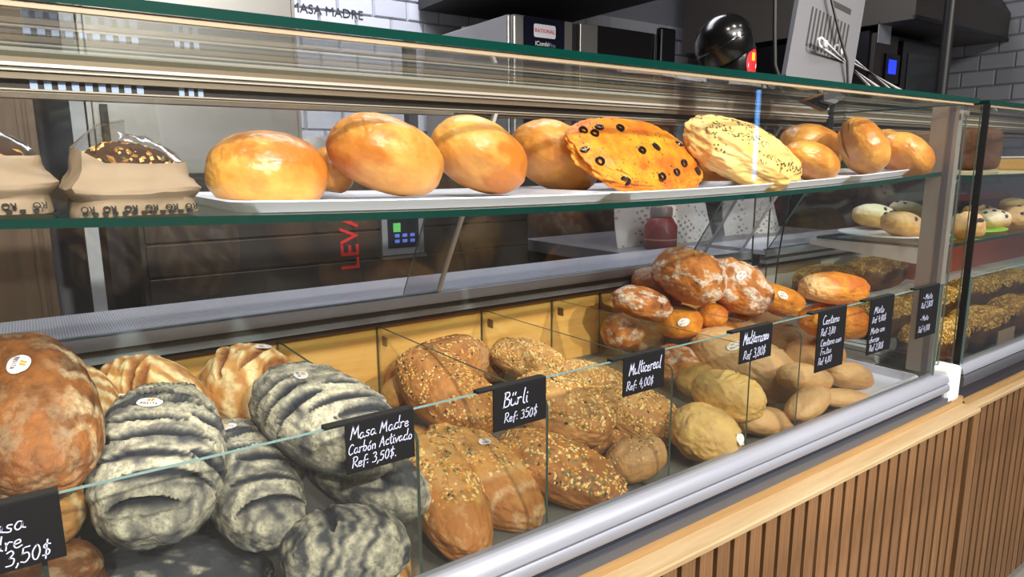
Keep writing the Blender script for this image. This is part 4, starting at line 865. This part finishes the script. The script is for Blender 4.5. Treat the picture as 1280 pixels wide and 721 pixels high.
price_sign(.232, .076, .0535, [('Masa Madre', .06, .32, .0125, .86), ('CarbOn Activado', .02, .60, .0115, .94), ('Ref: 3,50$.', .06, .88, .0105, .74)], 'black price sign for the charcoal sourdough, three lines of writing', 2)
price_sign(.410, .077, .052, [('BUrli', .16, .46, .0175, .56), ('Ref: 350$', .18, .84, .0115, .70)], 'black price sign with two lines, in front of the seeded golden bin', 3)
price_sign(.618, .079, .053, [('Multicereal', .12, .46, .0175, .78), ('Ref: 4,00$', .06, .86, .0115, .80)], 'black price sign with two lines, in front of the oat topped grain loaves', 4)
price_sign(.867, .082, .053, [('Mediterraneo', .08, .44, .0185, .80), ('Ref 3,80$', .10, .88, .0135, .74)], 'black price sign with two lines, in front of the pale tan loaves', 5)
price_sign(1.083, .090, .108, [('Centeno', .14, .22, .0150, .66), ('Ref 3,80', .10, .40, .0125, .70), ('Centeno con', .12, .58, .0125, .82), ('Frutas', .14, .72, .0120, .54), ('Ref 4,80', .08, .88, .0115, .66)], 'tall black price sign with two products, before the glossy orange loaves', 6)
price_sign(1.258, .089, .107, [('Mixto', .16, .26, .0150, .58), ('Ref 4,00$', .10, .42, .0120, .76), ('Mixto con', .08, .62, .0125, .76), ('chorizo', .06, .78, .0115, .56), ('Ref 2,80$', .08, .94, .0125, .76)], 'tall black price sign with five lines, second from the metal post', 7)
price_sign(1.454, .088, .106, [('- Mixto', .16, .24, .0130, .66), ('Ref 2,80$', .10, .40, .0120, .78), ('- Mixto', .12, .66, .0115, .60), ('Ref 4,00$', .08, .88, .0120, .76)], 'tall black price sign hanging right at the metal corner post', 8)

# ------------------------------------------------------------------ contents of the second case
def slab_loaf(x, y, z, l, w, h, label, seed, yaw=0):
    LOAF['slab'] = (x, y, z, l, w, h, yaw, 0, 0); o, s = loaf('slab', 'bread', label, 'seed_topped_loaf', 'slab', 5, p=3.2, group='dark seed topped loaves in the second case', amp=.05, flat=.9, flour=lambda q, s: .65*sstep(.2, .6, q[:, 2]+.3*fbm(q*4, 2, s)))
    flakes(s, o, YFLAKE, 1500, .0032, (6, 2, 4, 2, .6), .3, seed)
nm = ['first', 'second', 'third', 'fourth']
for k, x in enumerate((1.84, 2.10, 2.37)): slab_loaf(x, .735, -.455, .125, .055, .055, '%s dark loaf with yellow seed crust along the front glass, counted from the seam' % nm[k], 41+k)
for k, x in enumerate((1.90, 2.18, 2.46, 2.75)): slab_loaf(x, .885, -.425, .13, .055, .050, '%s dark seed crusted loaf in the middle row, counted from the seam' % nm[k], 51+k)
for k, x in enumerate((1.88, 2.16)): slab_loaf(x, 1.05, -.350, .13, .06, .050, '%s dark seed crusted loaf in the raised rear row, counted from the seam' % nm[k], 61+k)
def plate(cx, cy, z, rx, ry, mat, label):
    m = MB(); N = 40
    for r, dz in ((.0, .003), (.75, .003), (1.0, .009), (1.0, .012), (.97, .0125), (.74, .007), (0, .007)): m.v += [(cx+rx*r*math.cos(2*math.pi*k/N), cy+ry*r*math.sin(2*math.pi*k/N), E+z+dz) for k in range(N)]
    m.f = [(j*N+k, j*N+(k+1) % N, (j+1)*N+(k+1) % N, (j+1)*N+k) for j in range(6) for k in range(N)]; m.m = [0]*len(m.f); o = m.build('plate', mat, None, (cx, cy, E+z), True)
    bm = bmesh.new(); bm.from_mesh(o.data); bmesh.ops.remove_doubles(bm, verts=bm.verts, dist=1e-5); bm.to_mesh(o.data); bm.free(); return tag(o, label, 'plate')
plate(1.86, .87, -.1978, .135, .13, TRAY_M, 'white plate under the three raisin rolls left of the post')
plate(2.14, .82, -.1978, .13, .11, plain('lime_plate', (150, 214, 60), .35), 'lime green plate under the raisin rolls at the right')
m = MB(); R_ = Matrix.Rotation(rad(12), 3, 'Z')
LOAF['brick'] = (2.20, .82, .026, .075, .055, .062, 20, 0, 0); o, s = loaf('brick', 'bread', 'dark brown square cornered loaf on the top shelf of the second case', 'box_loaf', 'slab', 5, p=5, bake=lambda q, s: -.5+0*q[:, 0], amp=.04)
bd = plain('pale_board', (206, 188, 150), .5)
tag(MB().box(2.02, 2.70, .70, .95, E-.0337, E-.029).build('bread_board', bd, None, (2.3, .8, E-.0337)), 'pale board on the top shelf of the second case', 'board')
for k, (x, cy_) in enumerate(((2.36, .77), (2.60, .86))):
    t = thing('cake_slice', (x, cy_, E-.029), ['yellow cake piece beside the dark square loaf', 'yellow cake piece farther right, at the edge of the picture'][k], 'cake', 'cake pieces on the board')
    MB().box(x-.035, x+.035, cy_-.04, cy_+.04, E-.029, E+.004).build('sponge', plain('yellow_sponge', (226, 182, 96), .7) if k == 0 else MATS['yellow_sponge'], t, bevel=.004)
    MB().box(x-.036, x+.036, cy_-.041, cy_+.041, E+.004, E+.010).build('icing', WHITE_PL, t, bevel=.002)
redm = plain('brick_red_plastic', (178, 82, 62), .35)
t = thing('red_crate', (2.9, 1.0, E-.40), 'brick red plastic crate with a curved handle, behind the seed topped loaves', 'crate')
m = MB(); m.box(2.42, 3.50, 1.05, 1.06, E-.40, E-.222); m.box(2.42, 3.50, 1.03, 1.06, E-.229, E-.219); m.box(2.42, 2.43, 1.06, 1.13, E-.40, E-.222); m.box(3.49, 3.50, 1.06, 1.13, E-.40, E-.222); m.build('crate_wall', redm, t)
m = MB(); m.tube([(2.80, 1.049, E-.32)]+[(2.90+.10*math.cos(a), 1.044, E-.305+.035*math.sin(a)) for a in [rad(180-20*k) for k in range(10)]]+[(3.0, 1.049, E-.32)], .005, 6); m.build('handle', plain('pale_red_plastic', (196, 120, 104), .3), t, smooth=True)
tag(MB().box(2.02, 2.13, .655, .658, E-.50, E-.44).build('paper_tag', MATS['kraft_paper'], None, (2.07, .656, E-.50)), 'small brown paper tag standing at the front of the seed topped loaves', 'tag')
m = MB(); pts = [(1.592-.045*k/14-.012*math.sin(k/14*3.1), 1.00+.004*k/14, E-.06-.30*k/14) for k in range(15)]; m.tube(pts, .0022, 6)
tag(m.build('power_cord', BLACK, None, (1.56, 1.0, E-.36), True), 'thin black cord hanging inside the case near its right end', 'cord')

# ------------------------------------------------------------------ things standing on top of the case
t = thing('domed_appliance', (1.085, .83, E+.126), 'glossy black domed appliance with a round red sticker, on the case top', 'appliance')
cx, cy, zt = 1.085, .83, E+.126
m = MB(); m.lathe([(.040, 0), (.042, .004), (.042, .05), (.041, .080), (.036, .092), (0, .095)], (cx+.012, cy, zt), 40); m.build('pedestal', GLOSS_BLACK, t, smooth=True)
Rt = Matrix.Rotation(rad(-27), 3, Vector((.58, .815, 0)))
m = MB(); m.lathe([(.044, -.030), (.0505, -.018), (.0535, 0), (.053, .003), (.0532, .006)]+[(.0532*math.cos(rad(a)), .006+.048*math.sin(rad(a))) for a in range(8, 91, 8)]+[(0, .054)], (cx-.010, cy+.002, zt+.084), 48, 0, Rt); m.build('dome', GLOSS_BLACK, t, smooth=True)
m = MB(); m.lathe([(.0540, 0), (.0546, .0015), (.0540, .003)], (cx-.010, cy+.002, zt+.084), 48, 0, Rt); m.build('dome_rim', GLOSS_BLACK, t, smooth=True)
red = plain('red_sticker', (168, 18, 30), .5); yel = plain('yellow_mark', (214, 160, 40), .5)
def on_cyl(pts, lift):                               # pts: (angle offset, height) on the pedestal
    a0 = rad(-85); return [(cx+.012+(.0422+lift)*math.cos(a0+u/.042), cy+(.0422+lift)*math.sin(a0+u/.042), zt+.050+v) for u, v in pts]
m = MB(); N = 24; m.add(on_cyl([(0, 0)]+[(.017*k/3*math.cos(2*math.pi*j/N), .026*k/3*math.sin(2*math.pi*j/N)) for k in (1, 2, 3) for j in range(N)], .0004), [(0, 1+j, 1+(j+1) % N) for j in range(N)]+[(1+k*N+j, 1+(k+1)*N+j, 1+(k+1)*N+(j+1) % N, 1+k*N+(j+1) % N) for k in (0, 1) for j in range(N)])
sk = m.build('red_sticker', red, t, smooth=True)
m = MB(); m.add(on_cyl([(-.005, .004), (.005, .004), (.005, .018), (-.005, .018)], .0008), [(0, 1, 2, 3)], 0); m.add(on_cyl([(-.013, -.008), (.013, -.008), (.013, -.001), (-.013, -.001)], .0008), [(0, 1, 2, 3)], 1); m.build('sticker_mark', [yel, WHITE_PL], sk)

t = thing('tilted_display', (1.28, .80, E+.126), 'grey metal back of a tilted display with vent slots, standing on the case top', 'display')
pm = plain('grey_metal_paint', (100, 100, 104), .45, .3)
# the panel leans to the right; local axes: e1 across, e2 up the panel
e1 = Vector((.93, -.25, -.28)).normalized(); e2 = Vector((.42, .05, .9)); e2 = (e2-e1*e2.dot(e1)).normalized(); en = e1.cross(e2).normalized()
p0 = Vector((1.205, .79, E+.150))
def pan(u, v, d=0): return tuple(p0+e1*u+e2*v+en*d)
def slab(m, poly, d0, d1, mi=0):
    n = len(poly); m.add([pan(u, v, d0) for u, v in poly]+[pan(u, v, d1) for u, v in poly], [tuple(range(n))[::-1], tuple(range(n, 2*n))]+[(i, (i+1) % n, n+(i+1) % n, n+i) for i in range(n)], mi)
PW = .168
m = MB(); slab(m, [(.01, 0), (.05, 0), (.055, .012), (.10, .012), (.105, -.004), (.135, 0), (PW, .03), (PW, .26), (0, .26), (0, .015)], 0, -.012)
m.build('back_panel', pm, t)
for k in range(11):
    m = MB(); u = .035+.0098*k; slab(m, [(u, .085), (u+.0042, .085), (u+.0042, .165), (u, .165)], .0004, -.002); m.build('vent_slot', BLACK, t)
m = MB(); slab(m, [(.085, .185), (.135, .185), (.135, .197), (.085, .197)], .0004, -.003); m.build('handle_slot', BLACK, t)
m = MB(); slab(m, [(.0, -.01), (.13, -.012), (.14, .02), (.0, .02)], -.013, -.028); m.build('front_shell', GLOSS_BLACK, t)
m = MB(); m.box(1.20, 1.43, .77, .86, E+.1265, E+.134); m.build('base_plate', plain('dark_base', (34, 34, 36), .4), t, bevel=.002)
bm_ = plain('bracket_steel', (196, 196, 200), .35, .35)
def link_arm(a, b, w, y, name):                      # long slotted bracket arm: a frame with an open slot
    a, b = Vector((a[0], y, a[1])), Vector((b[0], y, b[1])); d = (b-a).normalized(); n = Vector((-d.z, 0, d.x)); L = (b-a).length
    def ring(r):
        return [a+n*r*math.cos(t_)-d*r*math.sin(t_) for t_ in [rad(180-22.5*k) for k in range(8, -1, -1)]][::-1]+[b+n*r*math.cos(t_)+d*r*math.sin(t_) for t_ in [rad(180-22.5*k) for k in range(9)]]
    o_, i_ = ring(w), ring(w*.55); N = len(o_); m = MB()
    for yy in (0, .004):
        m.v += [tuple(p+Vector((0, yy, 0))) for p in o_]+[tuple(p+Vector((0, yy, 0))) for p in i_]
    m.f = [(k, (k+1) % N, N+(k+1) % N, N+k) for k in range(N)]+[(2*N+k, 3*N+k, 3*N+(k+1) % N, 2*N+(k+1) % N) for k in range(N)]+[(k, 2*N+k, 2*N+(k+1) % N, (k+1) % N) for k in range(N)]+[(N+k, N+(k+1) % N, 3*N+(k+1) % N, 3*N+k) for k in range(N)]
    m.m = [0]*len(m.f); return m.build(name, bm_, t)
link_arm((1.275, E+.225), (1.52, E+.143), .010, .762, 'bracket_arm'); link_arm((1.345, E+.219), (1.63, E+.146), .010, .770, 'bracket_arm')
for (bx, bz, by) in ((1.285, E+.222, .758), (1.36, E+.215, .766), (1.515, E+.145, .758), (1.625, E+.147, .766)):
    m = MB(); m.lathe([(.007, 0), (.007, .004), (0, .006)], (bx, by+.004, bz), 14, 0, Matrix.Rotation(rad(90), 3, 'X')); m.build('bolt', bm_, t, smooth=True)
m = MB(); m.tube([pan(.02, .26, .004), pan(.06, .20, .012), pan(.10, .13, .014), pan(.135, .085, .012), pan(.16, .03, .004), (1.40, .80, E+.138)], .0028, 6); m.build('cable', BLACK, t, smooth=True)
m = MB(); m.tube([(1.17, .80, E+.33), (1.178, .80, E+.24), (1.186, .80, E+.18), (1.20, .795, E+.150), (1.23, .79, E+.1365)], .004, 6); m.build('side_cable', BLACK, t, smooth=True)

# ------------------------------------------------------------------ kitchen behind the case
def panel_unit(name, loc, label, cat): return thing(name, loc, label, cat)
t = thing('steel_cabinet', (.39, 1.95, 0), 'wide brushed steel cabinet behind the left half of the case', 'cabinet')
MB().box(.135, .64, 1.90, 2.55, E-.08, E+.62).build('body', STEEL, t); MB().box(.145, .63, 1.892, 1.90, E-.07, E+.60).build('door', STEEL, t, bevel=.003)
MB().box(.160, .175, 1.87, 1.892, E-.0, E+.14).build('handle', BLACK, t)
MB().box(.10, .128, 1.86, 1.89, 0, E+.62).build('edge_post', plain('pale_grey_post', (176, 180, 184), .4), t); MB().box(.15, .63, 1.95, 2.5, .0, E-.08).build('legs_base', STEEL_DK, t)
t = thing('wooden_cabinet', (-.2, 1.62, 0), 'brown wooden cabinet at the left edge behind the case', 'cabinet')
MB().box(-.8, .028, 1.60, 2.3, 0, E+.55).build('body', CABWOOD, t); MB().box(-.79, .015, 1.592, 1.60, .1, E+.5).build('door', CABWOOD, t); MB().box(.0, .008, 1.585, 1.592, .1, E+.5).build('door_trim', CABWOOD, t)
tag(MB().box(1.125, 1.16, 2.20, 2.24, 0, E+.42).build('kitchen_post', plain('dark_grey_post', (70, 72, 78), .5), None, (1.14, 2.2, 0)), 'dark grey upright post between the lit tiles and the oven', 'post')
t = thing('slicer', (.86, 2.1, 0), 'grey kitchen slicer seen through the case behind the biggest bun', 'appliance')
m = MB(); m.prism_x([(2.05, E-.1), (2.05, E+.03), (2.10, E+.085), (2.25, E+.085), (2.25, E-.1)], .76, .90); m.build('housing', plain('grey_enamel', (150, 150, 156), .35), t, bevel=.008)
m = MB(); m.lathe([(.07, 0), (.072, .006), (.02, .012), (0, .012)], (.73, 2.06, E+.01), 28, 0, Matrix.Rotation(rad(90), 3, 'X')); m.build('blade_guard', STEEL, t, smooth=True)
MB().box(.70, 1.10, 1.98, 2.45, 0, E-.1).build('stand', STEEL_DK, t)
# combi oven
t = thing('combi_oven', (1.92, 2.1, E-.40), 'steel combi oven with a dark blue control panel, behind the top glass', 'oven')
MB().box(1.495, 2.33, 2.12, 2.76, E-.25, E+.533).build('body', STEEL, t, bevel=.006)
MB().box(1.503, 1.553, 2.095, 2.12, E-.24, E+.531).build('corner_column', STEEL, t, bevel=.008)
cp = MB().box(1.555, 1.746, 2.098, 2.12, E-.2, E+.531).build('control_panel', plain('navy_panel', (14, 16, 34), .2), t)
m = MB(); n = 6; lx, lz, hw, hh, rr = 1.650, E+.484, .052, .0235, .008
pts = [(lx+sx*(hw-rr)+rr*math.cos(rad(a0+18*k)), lz+sz*(hh-rr)+rr*math.sin(rad(a0+18*k))) for sx, sz, a0 in ((1, 1, 0), (-1, 1, 90), (-1, -1, 180), (1, -1, 270)) for k in range(n)]
m.add([(x, 2.0972, z) for x, z in pts], [tuple(range(len(pts)))]); m.build('logo_plate', plain('white_logo', (226, 224, 232), .4), cp)
disc_text('RATIONAL', .0195, plain('red_lettering', (206, 30, 44), .4), 'logo_lettering', cp, face_front(1.650, 2.0964, E+.484), .0004)
disc_text('iCombi', .0225, WHITE_PL, 'model_lettering', cp, face_front(1.637, 2.0968, E+.438), .0004); disc_text('Pro', .0215, plain('grey_lettering', (130, 136, 156), .4), 'model_lettering', cp, face_front(1.685, 2.0968, E+.436), .0004)
m = MB(); m.lathe([(.005, 0), (.003, .001), (0, .001)], (1.665, 2.0972, E+.40), 10, 0, Matrix.Rotation(rad(90), 3, 'X')); m.build('indicator', MATS['grey_lettering'], cp)
MB().box(1.748, 1.786, 2.10, 2.12, E-.2, E+.531).build('panel_frame', STEEL, t)
MB().box(1.788, 1.812, 2.105, 2.12, E-.2, E+.528).build('door_gap', BLACK, t)
d = MB().box(1.814, 2.34, 2.085, 2.118, E-.22, E+.530).build('door', STEEL, t, bevel=.003)
MB().box(1.905, 2.225, 2.082, 2.086, E-.16, E+.530).build('door_window', plain('dark_oven_glass', (20, 18, 20), .12), d)
MB().box(2.235, 2.33, 2.055, 2.085, E+.15, E+.555).build('handle', STEEL_DK, d, bevel=.008)
m = MB(); m.lathe([(.035, 0), (.035, .03), (.03, .034), (0, .034)], (1.60, 2.55, E+.533), 20); m.lathe([(.03, 0), (.03, .02), (0, .022)], (1.68, 2.50, E+.533), 20); m.build('vent_stub', STEEL, t, smooth=True)
MB().box(1.52, 2.31, 2.15, 2.74, 0, E-.25).build('stand', STEEL_DK, t)
t = thing('extractor_hood', (1.9, 2.4, E+.63), 'dark extractor hood above the combi oven', 'hood')
m = MB(); m.prism_x([(1.95, E+.72), (1.95, E+.655), (2.76, E+.655), (2.76, E+1.5), (2.5, E+1.5)], 1.473, 2.20); m.build('canopy', plain('dark_hood', (44, 42, 42), .6), t)
# second oven, its hood and the black pole
t = thing('wall_oven', (3.4, 1.6, 0), 'tall dark steel oven with a glowing blue display, right background', 'oven')
MB().box(3.08, 3.78, 1.62, 2.3, .1, E+.56).build('body', STEEL_DK, t)
MB().box(3.10, 3.30, 1.60, 1.62, .15, E+.55).build('control_column', plain('bronze_panel', (88, 82, 78), .4, .5), t)
MB().box(3.185, 3.31, 1.590, 1.60, E+.345, E+.47).build('display_frame', GLOSS_BLACK, t); MB().box(3.21, 3.275, 1.587, 1.59, E+.385, E+.445).build('display', plain('blue_display', (20, 30, 250), .3, emit=(30, 50, 255), es=2.2), t)
MB().box(3.34, 3.74, 1.595, 1.62, E-.1, E+.54).build('door', plain('black_oven_door', (30, 30, 32), .2), t); MB().box(3.39, 3.68, 1.592, 1.595, E, E+.49).build('door_window', plain('grey_oven_glass', (58, 62, 62), .15), t)
tag(MB().box(3.11, 3.22, 1.596, 1.599, E+.51, E+.60).build('paper_note', plain('grey_paper', (190, 196, 204), .7), None, (3.16, 1.598, E+.51)), 'pale paper note stuck on the tall oven at upper right', 'note')
t = thing('extractor_hood', (3.6, 1.7, E+.6), 'large bronze steel hood at the upper right over the tall oven', 'hood')
hm = plain('taupe_hood', (104, 98, 92), .45, .4)
m = MB(); m.v = [(3.11, 1.45, E+.585), (4.09, 1.45, E+.585), (4.09, 2.7, E+.60), (3.11, 2.7, E+.60), (3.11, 1.45, E+.72), (4.09, 1.45, E+.72), (4.09, 2.7, E+1.2), (3.11, 2.7, E+1.2), (3.11, 1.75, E+1.2), (4.09, 1.75, E+1.2)]
m.f = [(0, 1, 2, 3), (0, 4, 5, 1), (4, 8, 9, 5), (8, 7, 6, 9), (1, 5, 9, 6, 2), (0, 3, 7, 8, 4), (3, 2, 6, 7)]; m.m = [0]*7; m.build('canopy', hm, t)
m = MB(); m.box(3.105, 4.09, 1.445, 1.455, E+.583, E+.60); m.build('drip_edge', STEEL_DK, t)
m = MB(); m.tube([(2.362, 1.0, 0), (2.362, 1.0, E+1.62)], .016, 16); tag(m.build('ceiling_pole', plain('black_paint', (16, 15, 16), .45), None, (2.362, 1.0, 0), True), 'black vertical pole in front of the tall oven', 'pole')
tag(MB().box(2.47, 3.0, 2.2, 2.76, 0, E+.20).build('dark_cupboard', plain('near_black_laminate', (40, 36, 36), .5), None, (2.7, 2.4, 0)), 'low dark cupboard between the combi oven and the tall oven', 'cupboard')
# dark mixer row seen under the shelf
t = thing('dough_machine', (1.0, 1.78, 0), 'dark dough machine with red lettering up its front, seen below the glass shelf', 'machine')
dk = plain('charcoal_panel', (52, 46, 44), .4, .3); dk2 = plain('dark_brown_panel', (42, 37, 35), .45, .2)
MB().box(.20, 1.32, 1.765, 1.85, .1, E-.02).build('body', dk2, t)
for z0, z1 in ((-.60, -.345), (-.34, -.265), (-.26, -.185), (-.18, -.105), (-.10, -.03)): MB().box(.21, 1.31, 1.755, 1.765, E+z0, E+z1).build('front_panel', dk, t, bevel=.002)
Ml = Matrix.Translation((.706, 1.7535, E-.205)) @ Matrix.Rotation(rad(-90), 4, 'Y') @ Matrix.Rotation(rad(90), 4, 'X')
disc_text('LEVA', .074, plain('red_paint', (204, 34, 44), .4), 'lettering', t, Ml, .0006)
sc = MB().box(.795, .925, 1.742, 1.755, E-.255, E-.11).build('control_screen', plain('grey_screen_frame', (128, 128, 134), .35), t)
MB().box(.812, .908, 1.739, 1.742, E-.235, E-.125).build('screen', plain('dark_screen', (30, 34, 44), .2), sc)
m = MB(); m.box(.828, .85, 1.7375, 1.739, E-.19, E-.165, 0)
for k in range(3):
    for j in range(2): m.box(.832+.024*k, .846+.024*k, 1.7375, 1.739, E-.205-.016*j, E-.196-.016*j, 1)
m.build('screen_icon', [plain('green_icon', (90, 170, 90), .4, emit=(90, 190, 90), es=.6), plain('blue_icon', (90, 110, 200), .4, emit=(90, 120, 220), es=.5)], sc)
MB().box(.79, .93, 1.735, 1.755, E-.266, E-.258).build('screen_lip', STEEL, sc)
tag(MB().box(1.33, 3.0, 1.9, 2.05, .05, E-.02).build('counter_back', dk2, None, (2.1, 1.95, .05)), 'dark rear counter behind the wrapping paper sheets', 'counter')
# wrapping paper with small grey print
m_, nt_, b_ = newmat('dotted_paper'); co_ = coords(nt_); mp_ = nd(nt_, 'ShaderNodeMapping'); mp_.inputs['Scale'].default_value = (42, 42, 60); mp_.inputs['Rotation'].default_value = (0, rad(30), 0)
nt_.links.new(co_, mp_.inputs['Vector']); vo_ = nd(nt_, 'ShaderNodeTexVoronoi'); vo_.inputs['Scale'].default_value = 1; vo_.inputs['Randomness'].default_value = .35; nt_.links.new(mp_.outputs[0], vo_.inputs['Vector'])
nt_.links.new(mix(nt_, ramp(nt_, vo_.outputs['Distance'], .22, .34), lin((146, 140, 140)), lin((214, 212, 212))), b_.inputs['Base Color']); b_.inputs['Roughness'].default_value = .7
def sheet(x0, x1, z0, z1, y, name, label):
    m = MB(); nx, nz = 10, 8
    for s_ in (0, .002):
        for j in range(nz+1):
            for i in range(nx+1): m.v.append((x0+(x1-x0)*i/nx, y+s_+.02*math.sin(i*.5+.4*j)+.05*j/nz, E+z0+(z1-z0)*j/nz))
    w = (nx+1)*(nz+1); m.f = [(b+j*(nx+1)+i, b+j*(nx+1)+i+1, b+(j+1)*(nx+1)+i+1, b+(j+1)*(nx+1)+i) for b in (0, w) for j in range(nz) for i in range(nx)]; m.m = [0]*len(m.f)
    o = m.build(name, MATS['dotted_paper'], None, ((x0+x1)/2, y, E+z0), True); return tag(o, label, 'paper', 'dotted wrapping paper behind the case')
sheet(1.47, 1.90, -.36, -.03, 1.47, 'wrapping_paper', 'white dotted wrapping paper sheet beside the red jar'); sheet(2.02, 2.32, -.36, -.03, 1.49, 'wrapping_paper', 'white dotted wrapping paper sheet further right, beyond the dark gap')
t = thing('storage_jar', (1.60, 1.40, E-.27), 'red labelled jar standing in front of the dotted paper', 'jar')
rd = plain('dull_red', (126, 44, 52), .45); m = MB(); m.lathe([(.045, 0), (.05, .01), (.05, .07), (.035, .095), (.03, .10)], (1.56, 1.41, E-.262), 24); m.build('body', rd, t, smooth=True)
m = MB(); m.lathe([(.034, .10), (.034, .125), (.03, .13), (0, .13)], (1.56, 1.41, E-.262), 24); m.build('lid', plain('clear_grey_lid', (120, 110, 110), .3), t, smooth=True)
m = MB(); m.lathe([(.0505, .03), (.0507, .031), (.0507, .033), (.0505, .034)], (1.56, 1.41, E-.262), 24); m.build('stripe', plain('pink_stripe', (196, 130, 120), .5), t, smooth=True)
tag(MB().box(1.40, 2.5, 1.36, 1.9, E-.30, E-.262).build('rear_worktop', plain('pale_worktop', (120, 118, 122), .4), None, (1.9, 1.6, E-.3)), 'grey rear worktop carrying the red jar and the paper', 'worktop')
# wall lettering, partly hidden by the steel cabinet
disc_text('MASA MADRE', .050, plain('black_wall_lettering', (40, 40, 46), .5), 'wall_lettering', wall_back, face_front(1.075, BY-.0105, E+.607), .0008, bold=0)
t = thing('streak_tube', (3.1, -.95, E-.2), 'thin upright blue white light tube, added out of view to mirror as a streak in the front glass', 'light')  # unseen tube on a stand, added to give the streak reflected in the glass
m = MB(); m.tube([(3.12, -.93, E-.10), (3.12, -.93, E+.36)], .010, 10); m.build('tube', plain('added_blue_white_tube', (150, 200, 255), .4, emit=(110, 180, 255), es=8), t, smooth=True)
MB().box(3.09, 3.15, -.96, -.94, 0, E+.38).build('stand', BLACK, t)
